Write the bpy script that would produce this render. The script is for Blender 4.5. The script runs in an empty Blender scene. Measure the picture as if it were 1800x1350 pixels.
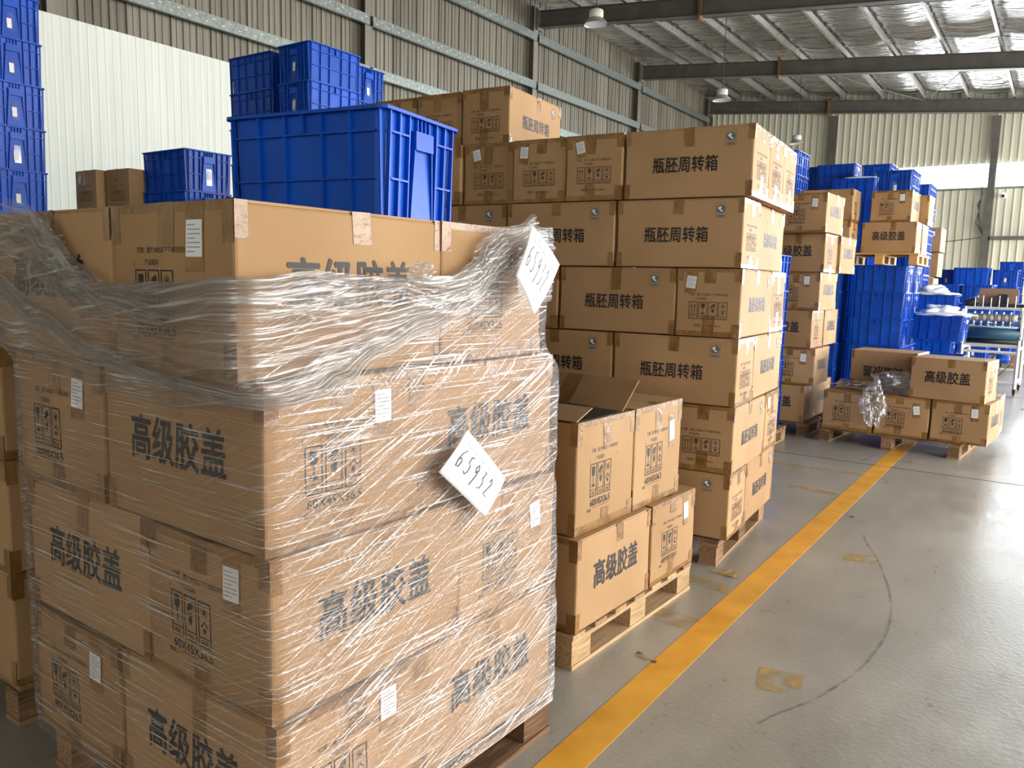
import bpy, bmesh, math, random
from mathutils import Vector, Matrix, noise
from math import sin, cos, pi, radians as R
random.seed(7)
C = bpy.context.scene.collection
scn = bpy.context.scene

# ------------------------------------------------------------------ camera
cd = bpy.data.cameras.new('camera'); cam = bpy.data.objects.new('camera', cd); C.objects.link(cam)
YAW, PIT, ROLL, FPX = .6000536, .1283155, .0239129, 1408.0
F = Vector((-sin(YAW)*cos(PIT), cos(YAW)*cos(PIT), -sin(PIT)))
RT = Vector((cos(YAW), sin(YAW), 0)); UP = RT.cross(F)
R2 = RT*cos(ROLL)+UP*sin(ROLL); U2 = UP*cos(ROLL)-RT*sin(ROLL)
m = Matrix((R2, U2, -F)).transposed().to_4x4(); m.translation = Vector((0, 0, 1.45))
cam.matrix_world = m
cd.sensor_fit = 'HORIZONTAL'; cd.sensor_width = 36; cd.lens = 36*FPX/1800; cd.clip_end = 200; cd.clip_start = .05
scn.camera = cam
# ------------------------------------------------------------------ sky and exposure
SKY = 5.0
w = bpy.data.worlds.new('world'); scn.world = w; w.use_nodes = True
bg = w.node_tree.nodes['Background']; bg.inputs[0].default_value = (.95, .97, 1.0, 1); bg.inputs[1].default_value = SKY
vs = scn.view_settings; vs.view_transform = 'Standard'; vs.look = 'None'; vs.gamma = 1; vs.use_curve_mapping = False
vs.exposure = 0.0
scn.cycles.max_bounces = 9; scn.cycles.diffuse_bounces = 5; scn.cycles.glossy_bounces = 3
scn.cycles.transparent_max_bounces = 12; scn.cycles.caustics_reflective = False; scn.cycles.caustics_refractive = False
scn.cycles.sample_clamp_indirect = 6

FAR_Y = 30.8
def daylight(name, loc, rot, sx, sy, e, col=(1.0, .975, .93)):   # daylight coming in through an opening of the hall
    l = bpy.data.lights.new(name, 'AREA'); l.shape = 'RECTANGLE'; l.size = sx; l.size_y = sy; l.energy = e; l.color = col
    o = bpy.data.objects.new(name, l); C.objects.link(o); o.location = loc; o.rotation_euler = rot
    return o
daylight('daylight_right_doors', (7.1, 16.0, 2.7), (0, R(90), 0), 4.6, 29, 3000)
daylight('daylight_rear_door', (3.3, -7.7, 2.3), (R(90), 0, 0), 3.6, 4.4, 95)
daylight('daylight_far_door', (3.4, 30.6, 2.4), (R(-90), 0, 0), 4.6, 4.4, 2300, (.76, .88, 1.0))
daylight('daylight_window_strip', (.9, FAR_Y+.33, 5.26), (R(-90), 0, 0), 12.8, .76, 1300, (.86, .94, 1.0))

# ------------------------------------------------------------------ materials
def mat(name, col=(.5, .5, .5), rough=.6, metal=0, spec=.5, coat=0):
    m = bpy.data.materials.new(name); m.use_nodes = True
    b = m.node_tree.nodes['Principled BSDF']
    b.inputs['Base Color'].default_value = (*col, 1); b.inputs['Roughness'].default_value = rough
    b.inputs['Metallic'].default_value = metal; b.inputs['Specular IOR Level'].default_value = spec
    b.inputs['Coat Weight'].default_value = coat
    return m
def N(m, t, **k):
    n = m.node_tree.nodes.new(t)
    for a, v in k.items():
        if hasattr(n, a): setattr(n, a, v)
        else: n.inputs[a].default_value = v
    return n
def lk(m, a, b): m.node_tree.links.new(a, b)
def bsdf(m): return m.node_tree.nodes['Principled BSDF']
def noise_col(m, c1, c2, scale=5, stretch=(1, 1, 1), detail=4, lo=.3, hi=.7, coord='Object', bump=0, bscale=None, rnd=0, dist=.01):
    tc = N(m, 'ShaderNodeTexCoord'); mp = N(m, 'ShaderNodeMapping'); mp.inputs['Scale'].default_value = stretch
    lk(m, tc.outputs[coord], mp.inputs['Vector'])
    nz = N(m, 'ShaderNodeTexNoise'); nz.inputs['Scale'].default_value = scale; nz.inputs['Detail'].default_value = detail
    lk(m, mp.outputs[0], nz.inputs['Vector'])
    src = nz.outputs[0]
    if rnd:
        oi = N(m, 'ShaderNodeObjectInfo')
        ma = N(m, 'ShaderNodeMath', operation='MULTIPLY_ADD'); ma.inputs[1].default_value = rnd; ma.inputs[2].default_value = -rnd/2
        lk(m, oi.outputs['Random'], ma.inputs[0])
        ad = N(m, 'ShaderNodeMath', operation='ADD'); lk(m, src, ad.inputs[0]); lk(m, ma.outputs[0], ad.inputs[1]); src = ad.outputs[0]
        cb = N(m, 'ShaderNodeVectorMath', operation='SCALE'); cb.inputs[0].default_value = (7, 13, 5); lk(m, oi.outputs['Random'], cb.inputs['Scale'])
        lk(m, cb.outputs[0], mp.inputs['Location'])
    cr = N(m, 'ShaderNodeValToRGB'); cr.color_ramp.elements[0].position = lo; cr.color_ramp.elements[1].position = hi
    cr.color_ramp.elements[0].color = (*c1, 1); cr.color_ramp.elements[1].color = (*c2, 1)
    lk(m, src, cr.inputs[0]); lk(m, cr.outputs[0], bsdf(m).inputs['Base Color'])
    if bump:
        b = N(m, 'ShaderNodeBump'); b.inputs['Strength'].default_value = bump; b.inputs['Distance'].default_value = dist
        if bscale:
            n2 = N(m, 'ShaderNodeTexNoise'); n2.inputs['Scale'].default_value = bscale; n2.inputs['Detail'].default_value = 3
            lk(m, mp.outputs[0], n2.inputs['Vector']); lk(m, n2.outputs[0], b.inputs['Height'])
        else: lk(m, nz.outputs[0], b.inputs['Height'])
        lk(m, b.outputs[0], bsdf(m).inputs['Normal'])
    return m, mp, nz, cr
M = {}
M['card'] = mat('cardboard', rough=.72, spec=.25)
noise_col(M['card'], (.355, .208, .095), (.455, .280, .138), 3, (1, 1, 1), 6, .25, .75, rnd=.35, bump=.12, bscale=60, dist=.002)
def corrugate(m):
    tc = N(m, 'ShaderNodeTexCoord'); wv = N(m, 'ShaderNodeTexNoise'); mp = N(m, 'ShaderNodeMapping'); mp.inputs['Scale'].default_value = (110, 110, .6)
    lk(m, tc.outputs['Object'], mp.inputs['Vector']); lk(m, mp.outputs[0], wv.inputs['Vector']); wv.inputs['Scale'].default_value = 1; wv.inputs['Detail'].default_value = 1
    b = N(m, 'ShaderNodeBump'); b.inputs['Strength'].default_value = .10; b.inputs['Distance'].default_value = .003
    old = bsdf(m).inputs['Normal'].links[0].from_socket
    lk(m, wv.outputs[0], b.inputs['Height']); lk(m, old, b.inputs['Normal']); lk(m, b.outputs[0], bsdf(m).inputs['Normal'])
corrugate(M['card'])
M['tape'] = mat('brown_tape', rough=.30, spec=.45, coat=.12)
noise_col(M['tape'], (.20, .095, .022), (.32, .17, .055), 14, (1, 1, 1), 4, .3, .7, rnd=.3, bump=.9, bscale=26, dist=.008)
M['ink'] = mat('black_print', (.022, .016, .017), .6)
M['ink2'] = mat('faded_print', (.075, .042, .028), .7)
M['inkblue'] = mat('blue_grey_print', (.10, .13, .17), .6)
M['pen'] = mat('pen_ink', (.03, .035, .06), .5)
M['paper'] = mat('white_paper', rough=.6); noise_col(M['paper'], (.74, .76, .76), (.86, .87, .86), 20)
M['paperline'] = mat('grey_print', (.36, .33, .38), .7)
M['papergreen'] = mat('pale_green_print', (.62, .78, .66), .6)
M['blue'] = mat('blue_plastic', rough=.38, spec=.32)
noise_col(M['blue'], (.0008, .055, .38), (.002, .090, .56), 4, (1, 1, 1), 6, .3, .72, rnd=.25, bump=.06, bscale=25, dist=.004)
M['bluedark'] = mat('scuffed_blue', rough=.5); noise_col(M['bluedark'], (.006, .04, .30), (.015, .07, .42), 8, rnd=.2)
M['wood'] = mat('pallet_wood', rough=.75, spec=.2)
noise_col(M['wood'], (.27, .155, .075), (.54, .36, .19), 4, (2, 26, 26), 6, .3, .7, rnd=.4, bump=.3, bscale=12, dist=.003)
M['wooddark'] = mat('dark_pallet_wood', rough=.8, spec=.2); noise_col(M['wooddark'], (.12, .065, .032), (.34, .20, .105), 4, (2, 26, 26), 6, .3, .7, rnd=.4, bump=.3, bscale=12, dist=.003)
M['woodnew'] = mat('orange_pallet_wood', rough=.7); noise_col(M['woodnew'], (.48, .24, .06), (.64, .36, .11), 4, (2, 26, 26), 5, rnd=.3)
M['galv'] = mat('galvanised_steel', rough=.38, metal=.7); noise_col(M['galv'], (.24, .265, .24), (.40, .43, .39), 18, rnd=.15)
M['purlin'] = mat('purlin_steel', rough=.45, metal=.35); noise_col(M['purlin'], (.17, .152, .13), (.29, .265, .24), 9)
M['beam'] = mat('grey_painted_steel', rough=.6); noise_col(M['beam'], (.085, .078, .068), (.13, .118, .10), 3)
M['rust'] = mat('rusty_steel', rough=.8); noise_col(M['rust'], (.10, .045, .02), (.2, .09, .04), 12)
M['concrete'] = mat('concrete_floor', rough=.42, spec=.5)
def concrete(m):
    _, mp, nz, cr = noise_col(m, (.35, .32, .265), (.455, .42, .35), 1.3, (1, 1, 1), 8, .3, .7, coord='Object')
    tc = N(m, 'ShaderNodeTexCoord')
    n2 = N(m, 'ShaderNodeTexNoise', Scale=7.0, Detail=10.0, Roughness=.68); mp2 = N(m, 'ShaderNodeMapping'); mp2.inputs['Scale'].default_value = (1, .45, 1); mp2.inputs['Rotation'].default_value = (0, 0, .4)
    lk(m, tc.outputs['Object'], mp2.inputs['Vector']); lk(m, mp2.outputs[0], n2.inputs['Vector'])
    mr = N(m, 'ShaderNodeMapRange'); lk(m, n2.outputs[0], mr.inputs[0]); mr.inputs[1].default_value = .3; mr.inputs[2].default_value = .75; mr.inputs[3].default_value = .25; mr.inputs[4].default_value = .42
    lk(m, mr.outputs[0], bsdf(m).inputs['Roughness'])
    mx = N(m, 'ShaderNodeMix', data_type='RGBA', blend_type='MULTIPLY'); mx.inputs[0].default_value = .62
    cr2 = N(m, 'ShaderNodeValToRGB'); cr2.color_ramp.elements[0].position = .25; cr2.color_ramp.elements[0].color = (.62, .62, .62, 1); cr2.color_ramp.elements[1].position = .78; cr2.color_ramp.elements[1].color = (1, 1, 1, 1)
    lk(m, n2.outputs[0], cr2.inputs[0]); lk(m, cr.outputs[0], mx.inputs[6]); lk(m, cr2.outputs[0], mx.inputs[7]); lk(m, mx.outputs[2], bsdf(m).inputs['Base Color'])
    n3 = N(m, 'ShaderNodeTexNoise', Scale=45.0, Detail=5.0); lk(m, tc.outputs['Object'], n3.inputs['Vector'])
    b = N(m, 'ShaderNodeBump'); b.inputs['Strength'].default_value = .12; b.inputs['Distance'].default_value = .01; lk(m, n3.outputs[0], b.inputs['Height']); lk(m, b.outputs[0], bsdf(m).inputs['Normal'])
concrete(M['concrete'])
M['yellow'] = mat('yellow_floor_paint', rough=.5); noise_col(M['yellow'], (.66, .29, .018), (.84, .42, .04), 5, (1, 1, 1), 6, .3, .65)
def worn(name, col, lo, hi, sc=9):
    m = mat(name, col, .6); tc = N(m, 'ShaderNodeTexCoord'); n = N(m, 'ShaderNodeTexNoise', Scale=float(sc), Detail=6.0)
    lk(m, tc.outputs['Object'], n.inputs['Vector']); cr = N(m, 'ShaderNodeValToRGB'); cr.color_ramp.elements[0].position = lo; cr.color_ramp.elements[1].position = hi
    lk(m, n.outputs[0], cr.inputs[0]); lk(m, cr.outputs[0], bsdf(m).inputs['Alpha']); return m
M['wornyellow'] = worn('worn_yellow_paint', (.50, .33, .10), .38, .72)
M['tyre'] = worn('rubber_mark', (.17, .165, .15), .3, 1.0, 14)
M['joint'] = mat('floor_joint', (.05, .048, .045), .9)
M['panel'] = mat('ribbed_wall_steel', rough=.5, metal=.25)
noise_col(M['panel'], (.165, .145, .108), (.285, .258, .20), 1.2, (9, 9, .35), 4, .3, .7, rnd=.3)
M['liner'] = mat('white_liner', rough=.55); noise_col(M['liner'], (.80, .82, .72), (.90, .92, .82), 1.5, (11, 11, .4), 3, .3, .7, rnd=.12)
M['farpanel'] = mat('cream_wall_steel', rough=.55); noise_col(M['farpanel'], (.60, .585, .47), (.72, .70, .57), 1.2, (6, 6, .4), 3, rnd=.15)
M['foil'] = mat('foil_insulation', rough=.24, metal=.92)
noise_col(M['foil'], (.40, .38, .36), (.80, .78, .75), 1.6, (.5, 5, 1), 8, .32, .68, bump=1.0, bscale=1.3, dist=.22)
M['lampmetal'] = mat('lamp_metal', (.55, .53, .46), .35, .6); M['lampglass'] = mat('lamp_glass', (.75, .78, .85), .15)
M['black'] = mat('black_plastic', (.012, .012, .014), .5); M['cream'] = mat('cream_painted_steel', (.74, .72, .62), .4)
M['roller'] = mat('cream_rubber', (.80, .70, .50), .5); M['belt'] = mat('dark_teal_belt', (.02, .075, .12), .5)
M['brownplastic'] = mat('brown_board', (.30, .17, .09), .6); M['wire'] = mat('dark_wire', (.03, .03, .03), .6); M['redcap'] = mat('red_wheel', (.25, .05, .03), .5)
M['whitebag'] = mat('white_bag', (.82, .86, .90), .35); bsdf(M['whitebag']).inputs['Transmission Weight'].default_value = 0
M['yard'] = mat('yard_concrete', (.45, .44, .42), .9)

def film_mat(name, base, streak, diff, uvscale=(2.2, 75), ang=0., rough=.16, tint=(.95, .93, .92), second=None, bump=.6, white=(.86, .86, .84)):
    m = bpy.data.materials.new(name); m.use_nodes = True; nt = m.node_tree; nt.nodes.clear()
    out = N(m, 'ShaderNodeOutputMaterial'); tc = N(m, 'ShaderNodeTexCoord')
    def streaks(sc, a, lo, hi, s=1.0, det=3.0):
        mp0 = N(m, 'ShaderNodeMapping'); mp0.inputs['Rotation'].default_value = (0, 0, a)
        mp = N(m, 'ShaderNodeMapping'); mp.inputs['Scale'].default_value = (sc[0], sc[1], 1)
        n = N(m, 'ShaderNodeTexNoise', Scale=s, Detail=det, Distortion=.35); cr = N(m, 'ShaderNodeMapRange'); cr.inputs[1].default_value = lo; cr.inputs[2].default_value = hi
        lk(m, tc.outputs['UV'], mp0.inputs['Vector']); lk(m, mp0.outputs[0], mp.inputs['Vector']); lk(m, mp.outputs[0], n.inputs['Vector']); lk(m, n.outputs[0], cr.inputs[0]); return n, cr
    n1, s1 = streaks(uvscale, ang, .565, .67)
    tot = s1.outputs[0]; hsrc = n1.outputs[0]
    if second:
        n2, s2 = streaks(second[0], second[1], .55, .665)
        sx = N(m, 'ShaderNodeSeparateXYZ'); lk(m, tc.outputs['UV'], sx.inputs[0]); sm = N(m, 'ShaderNodeMapRange'); lk(m, sx.outputs[0], sm.inputs[0]); sm.inputs[1].default_value = -.25; sm.inputs[2].default_value = .15; sm.inputs[3].default_value = .12
        sp = N(m, 'ShaderNodeMath', operation='MULTIPLY'); lk(m, s2.outputs[0], sp.inputs[0]); lk(m, sm.outputs[0], sp.inputs[1])   # slanting wraps only on the aisle side
        mx = N(m, 'ShaderNodeMath', operation='MAXIMUM'); lk(m, s1.outputs[0], mx.inputs[0]); lk(m, sp.outputs[0], mx.inputs[1]); tot = mx.outputs[0]
        ad = N(m, 'ShaderNodeMath', operation='ADD'); lk(m, n1.outputs[0], ad.inputs[0]); lk(m, n2.outputs[0], ad.inputs[1]); hsrc = ad.outputs[0]
    pn = N(m, 'ShaderNodeTexNoise', Scale=5.0, Detail=3.0); lk(m, tc.outputs['UV'], pn.inputs['Vector'])
    pr = N(m, 'ShaderNodeMapRange'); lk(m, pn.outputs[0], pr.inputs[0]); pr.inputs[1].default_value = .35; pr.inputs[2].default_value = .68; pr.inputs[3].default_value = .25; pr.inputs[4].default_value = 1
    mu = N(m, 'ShaderNodeMath', operation='MULTIPLY'); lk(m, tot, mu.inputs[0]); lk(m, pr.outputs[0], mu.inputs[1])
    fac = N(m, 'ShaderNodeMath', operation='MULTIPLY_ADD'); lk(m, mu.outputs[0], fac.inputs[0]); fac.inputs[1].default_value = streak; fac.inputs[2].default_value = base
    fac.use_clamp = True
    bp = N(m, 'ShaderNodeBump'); bp.inputs['Strength'].default_value = bump; bp.inputs['Distance'].default_value = .02; lk(m, hsrc, bp.inputs['Height'])
    tr = N(m, 'ShaderNodeBsdfTransparent'); tr.inputs[0].default_value = (*tint, 1)
    gl = N(m, 'ShaderNodeBsdfGlossy'); gl.inputs['Roughness'].default_value = rough; gl.inputs['Color'].default_value = (1, 1, 1, 1); lk(m, bp.outputs[0], gl.inputs['Normal'])
    df = N(m, 'ShaderNodeBsdfDiffuse'); df.inputs[0].default_value = (*white, 1)
    tl = N(m, 'ShaderNodeBsdfTranslucent'); tl.inputs[0].default_value = (*white, 1)
    dm = N(m, 'ShaderNodeMixShader'); dm.inputs[0].default_value = .35; lk(m, df.outputs[0], dm.inputs[1]); lk(m, tl.outputs[0], dm.inputs[2])
    gd = N(m, 'ShaderNodeMixShader'); gd.inputs[0].default_value = diff; lk(m, gl.outputs[0], gd.inputs[1]); lk(m, dm.outputs[0], gd.inputs[2])
    mx = N(m, 'ShaderNodeMixShader'); lk(m, fac.outputs[0], mx.inputs[0]); lk(m, tr.outputs[0], mx.inputs[1]); lk(m, gd.outputs[0], mx.inputs[2])
    lk(m, mx.outputs[0], out.inputs['Surface']); return m
M['film'] = film_mat('stretch_film', .095, .95, .25, (3.2, 170), 0, .24, (.95, .92, .90), ((3.4, 185), R(-24)))
M['filmfold'] = film_mat('folded_film', .14, .45, .45, (2.0, 70), R(-8), .28, (.90, .88, .86))
M['filmrope'] = film_mat('bunched_film', .22, .40, .62, (2.5, 60), 0, .28, (.92, .90, .88), None, .5)
M['bag'] = film_mat('clear_bag_film', .22, .6, .35, (14, 14), 0, .12, (.92, .93, .94))
M['cleartape'] = film_mat('clear_wrap', .14, .65, .15, (26, 26), 0, .1, (.95, .95, .95))

# ------------------------------------------------------------------ object helpers
def obj(name, me, parent=None, loc=(0, 0, 0), rot=None, kind=None, material=None):
    o = bpy.data.objects.new(name, me); C.objects.link(o); o.location = loc
    if rot is not None: o.rotation_euler = rot
    if parent is not None: o.parent = parent
    if kind: o['kind'] = kind
    return o
def thing(name, label, cat, loc=(0, 0, 0), rz=0, group=None):
    o = bpy.data.objects.new(name, None); C.objects.link(o); o.empty_display_size = .1
    o.location = loc; o.rotation_euler = (0, 0, rz); o['label'] = label; o['category'] = cat
    if group: o['group'] = group
    return o
def tag(o, label, cat, group=None):
    o['label'] = label; o['category'] = cat
    if group: o['group'] = group
    return o
class MB:
    def __init__(s): s.v = []; s.f = []
    def quad(s, *p):
        n = len(s.v); s.v += [tuple(q) for q in p]; s.f.append(tuple(range(n, n+len(p)))); return s
    def box(s, x0, x1, y0, y1, z0, z1, T=None):
        n = len(s.v); P = [(x, y, z) for z in (z0, z1) for y in (y0, y1) for x in (x0, x1)]
        if T is not None: P = [tuple(T @ Vector(p)) for p in P]
        s.v += P
        for f in ((0, 2, 3, 1), (4, 5, 7, 6), (0, 1, 5, 4), (2, 6, 7, 3), (0, 4, 6, 2), (1, 3, 7, 5)): s.f.append(tuple(n+i for i in f))
        return s
    def tube(s, pts, r, k=6, cap=True):
        pts = [Vector(p) for p in pts]; rs = r if isinstance(r, (list, tuple)) else [r]*len(pts); base = len(s.v)
        for i, p in enumerate(pts):
            d = (pts[min(i+1, len(pts)-1)]-pts[max(i-1, 0)])
            d = d.normalized() if d.length > 1e-9 else Vector((0, 0, 1))
            a = d.cross(Vector((0, 0, 1)));
            if a.length < .1: a = d.cross(Vector((1, 0, 0)))
            a.normalize(); b = d.cross(a)
            for j in range(k):
                t = 2*pi*j/k; s.v.append(tuple(p+(a*cos(t)+b*sin(t))*rs[i]))
        for i in range(len(pts)-1):
            for j in range(k):
                s.f.append((base+i*k+j, base+i*k+(j+1) % k, base+(i+1)*k+(j+1) % k, base+(i+1)*k+j))
        if cap:
            s.f.append(tuple(base+j for j in range(k))[::-1]); s.f.append(tuple(base+(len(pts)-1)*k+j for j in range(k)))
        return s
    def lathe(s, prof, cx=0, cy=0, cz=0, k=20):
        b = len(s.v)
        for r, z in prof:
            for j in range(k): t = 2*pi*j/k; s.v.append((cx+r*cos(t), cy+r*sin(t), cz+z))
        for i in range(len(prof)-1):
            for j in range(k): s.f.append((b+i*k+j, b+i*k+(j+1) % k, b+(i+1)*k+(j+1) % k, b+(i+1)*k+j))
        return s
    def grid(s, nu, nv, fn):
        b = len(s.v)
        for j in range(nv+1):
            for i in range(nu+1): s.v.append(tuple(fn(i/nu, j/nv)))
        for j in range(nv):
            for i in range(nu):
                a = b+j*(nu+1)+i; s.f.append((a, a+1, a+nu+2, a+nu+1))
        return s
    def mesh(s, name, material, smooth=False):
        me = bpy.data.meshes.new(name); me.from_pydata(s.v, [], s.f); me.materials.append(material)
        if smooth:
            for p in me.polygons: p.use_smooth = True
        me.update(); return me

def text_polys(txt, height, bold=.0, xs=1.0, space=1.0):
    """lettering as flat triangles centred on 0,0"""
    cu = bpy.data.curves.new('t', 'FONT'); cu.body = txt; cu.size = 1; cu.resolution_u = 2; cu.space_character = space
    o = bpy.data.objects.new('t', cu); C.objects.link(o); bpy.context.view_layer.update()
    me = o.evaluated_get(bpy.context.evaluated_depsgraph_get()).to_mesh()
    V = [v.co.copy() for v in me.vertices]; Fc = [tuple(p.vertices) for p in me.polygons]
    o.evaluated_get(bpy.context.evaluated_depsgraph_get()).to_mesh_clear(); bpy.data.objects.remove(o); bpy.data.curves.remove(cu)
    x0 = min(v.x for v in V); x1 = max(v.x for v in V); y0 = min(v.y for v in V); y1 = max(v.y for v in V)
    s = height/(y1-y0); PV, PF = [], []
    for dx, dy in ((0, 0),) if not bold else ((-bold, 0), (bold, 0), (0, bold), (0, -bold)):   # heavier strokes from shifted copies
        n = len(PV); PV += [((v.x+dx-(x0+x1)/2)*s*xs, (v.y+dy-(y0+y1)/2)*s) for v in V]; PF += [tuple(n+i for i in f) for f in Fc]
    return PV, PF
class D2:
    """flat print in a 2-D plane"""
    def __init__(s): s.v = []; s.f = []
    def add(s, V, Fc, x=0, y=0, rot=0, sc=1):
        n = len(s.v); c, t = cos(rot)*sc, sin(rot)*sc
        s.v += [(x+a*c-b*t, y+a*t+b*c) for a, b in V]; s.f += [tuple(n+i for i in f) for f in Fc]; return s
    def rect(s, x0, y0, x1, y1): return s.add([(x0, y0), (x1, y0), (x1, y1), (x0, y1)], [(0, 1, 2, 3)])
    def frame(s, x0, y0, x1, y1, w):
        s.rect(x0, y0, x1, y0+w); s.rect(x0, y1-w, x1, y1); s.rect(x0, y0+w, x0+w, y1-w); return s.rect(x1-w, y0+w, x1, y1-w)
    def disc(s, x, y, r, k=12, ry=None):
        return s.add([(x+r*cos(2*pi*i/k), y+(ry or r)*sin(2*pi*i/k)) for i in range(k)], [tuple(range(k))])
    def poly(s, P): return s.add(P, [tuple(range(len(P)))])
    def line(s, P, w):
        for (a, b), (c, d) in zip(P, P[1:]):
            L = math.hypot(c-a, d-b) or 1; nx, ny = -(d-b)/L*w/2, (c-a)/L*w/2; ex, ey = (c-a)/L*w/3, (d-b)/L*w/3
            s.add([(a+nx-ex, b+ny-ey), (a-nx-ex, b-ny-ey), (c-nx+ex, d-ny+ey), (c+nx+ex, d+ny+ey)], [(0, 1, 2, 3)])
        return s

# ------------------------------------------------------------------ the print
T_CAP = text_polys('高级胶盖', .105, .022, .80, 1.02)
T_PRE = text_polys('瓶胚周转箱', .078, .018, .80, 1.06)
T_NOTE = text_polys('贮藏：置于30度以下干燥阴凉处', .016, 0, 1.0)
T_NOTE2 = text_polys('产品储存', .016, 0, 1.0)
T_DIM = text_polys('60X45X36.5', .022, .012, .95)
T_SPEC = text_polys('规格：62*34*34cm', .017, 0, .95)
T_QTY = text_polys('数量：', .012)
CAPT = {k: text_polys(k, .013) for k in ('向上', '易碎', '轻放', '防晒')}
def icon(d, kind, x, y, w, h):
    lw = w*.07; d.frame(x, y, x+w, y+h, lw); d.rect(x, y+h*.2, x+w, y+h*.2+lw*.7)
    cx = x+w/2; b = y+h*.26; H = h*.68
    if kind == 'up':
        for o in (-w*.17, w*.17): d.rect(cx+o-w*.035, b+H*.12, cx+o+w*.035, b+H*.7); d.poly([(cx+o-w*.12, b+H*.66), (cx+o+w*.12, b+H*.66), (cx+o, b+H*.92)])
        d.rect(cx-w*.3, b+H*.02, cx+w*.3, b+H*.07); c = '向上'
    elif kind == 'glass':
        d.poly([(cx-w*.22, b+H*.96), (cx-w*.22, b+H*.68), (cx-w*.14, b+H*.54), (cx+w*.14, b+H*.54), (cx+w*.22, b+H*.68), (cx+w*.22, b+H*.96)])
        d.rect(cx-w*.03, b+H*.16, cx+w*.03, b+H*.54); d.rect(cx-w*.2, b+H*.06, cx+w*.2, b+H*.17); c = '易碎'
    elif kind == 'hand':
        d.poly([(cx-w*.3, b+H*.62), (cx-w*.12, b+H*.85), (cx+w*.2, b+H*.94), (cx+w*.27, b+H*.76), (cx+w*.02, b+H*.66), (cx-w*.12, b+H*.58)])
        d.line([(cx-w*.28, b+H*.5), (cx-w*.02, b+H*.52), (cx+w*.26, b+H*.66)], w*.05)
        d.poly([(cx-w*.15, b+H*.3), (cx-w*.16, b+H*.42), (cx+w*.18, b+H*.5), (cx+w*.14, b+H*.28), (cx, b+H*.14)]); c = '轻放'
    else:
        d.disc(cx, b+H*.76, w*.11)
        for i in range(10): t = 2*pi*i/10; d.line([(cx+w*.16*cos(t), b+H*.76+w*.16*sin(t)), (cx+w*.27*cos(t), b+H*.76+w*.27*sin(t))], w*.04)
        d.line([(cx-w*.26, b+H*.28), (cx, b+H*.45), (cx+w*.26, b+H*.28)], w*.07); d.disc(cx, b+H*.16, w*.14, 8); c = '防晒'
    V, Fc = CAPT[c]; s = min(1, w*.7/.03); d.add(V, Fc, cx, y+h*.105, 0, s*.9)
def art_cap_long():
    d = D2(); d.add(*T_CAP, 0, .20); return d
def art_cap_short():
    d = D2(); d.add(*T_NOTE, -.02, .262, 0, .80); d.add(*T_NOTE2, -.055, .236, 0, .85)
    for i, k in enumerate(('glass', 'hand', 'sun')): icon(d, k, -.125+i*.053, .112, .046, .108)
    d.add(*T_DIM, -.045, .092); d.add(*T_QTY, -.125, .070); d.rect(-.10, .074, .02, .0755)
    for x in (-.13, .07): d.rect(x, .225, x+.002, .235)
    return d
def art_pre_long():
    d = D2(); d.add(*T_PRE, -.01, .165); return d
def art_pre_short():
    d = D2(); d.add(*T_NOTE, 0, .213, 0, .85); d.add(*T_NOTE2, -.035, .192, 0, .85)
    for i, k in enumerate(('up', 'glass', 'hand', 'sun')): icon(d, k, -.098+i*.051, .088, .046, .088)
    d.add(*T_SPEC, 0, .056); return d
def art_mark():                       # the small quality mark: a curling arrow in a ring
    d = D2(); d.frame(-.026, -.036, .026, .036, .0016); d.disc(0, .006, .021, 18)
    d.rect(-.018, -.031, .018, -.024); return d
def art_mark2():
    d = D2(); d.poly([(-.017, .010), (-.006, .019), (.004, .014), (-.002, .004), (.012, -.006), (.004, -.010), (-.010, .002)]); return d

def smp(x): return max(-1, min(1, x))
def deform(p, L, W, H, amp, seed):
    x, y, z = p; zz = cos(pi*smp(z/H-.5)) if 0 < z < H else 0
    cx = max(0, cos(pi*x/L)); cy = max(0, cos(pi*y/W))
    dx = amp*cy*zz*(2*x/L); dy = amp*cx*zz*(2*y/W); dz = -amp*.6*cx*cy*(1 if z > H*.5 else 0)*(2*z/H-1)
    n = noise.noise_vector(Vector((x*5+seed, y*5, z*5)))*amp*.55
    return (x+dx+n.x, y+dy+n.y, z+dz+n.z*.3)
def face_pt(face, u, v, L, W, H, off):
    return {'F': (u, -W/2-off, v), 'B': (-u, W/2+off, v), 'R': (L/2+off, u, v), 'L': (-L/2-off, -u, v), 'T': (u, v, H+off)}[face]
def decal(name, material, d, faces, L, W, H, amp, seed, off=.0012, thick=0):
    mb = MB()
    for f in faces:
        n = len(mb.v)
        for (u, v) in d.v: mb.v.append(deform(face_pt(f, u, v, L, W, H, off), L, W, H, amp, seed))
        mb.f += [tuple(n+i for i in q) for q in d.f]
    return mb.mesh(name, material)
def sheet(face, u0, v0, u1, v1, rot, L, W, H, amp, seed, off, n=5):
    """a strip stuck on a face, wrapped over the edge when it passes it"""
    mb = MB(); cu, cv = (u0+u1)/2, (v0+v1)/2
    def fn(a, b):
        u, v = u0+(u1-u0)*a-cu, v0+(v1-v0)*b-cv
        u, v = cu+u*cos(rot)-v*sin(rot), cv+u*sin(rot)+v*cos(rot)
        return deform(face_pt(face, u, v, L, W, H, off), L, W, H, amp, seed)
    mb.grid(n, n, fn); return mb
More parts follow.
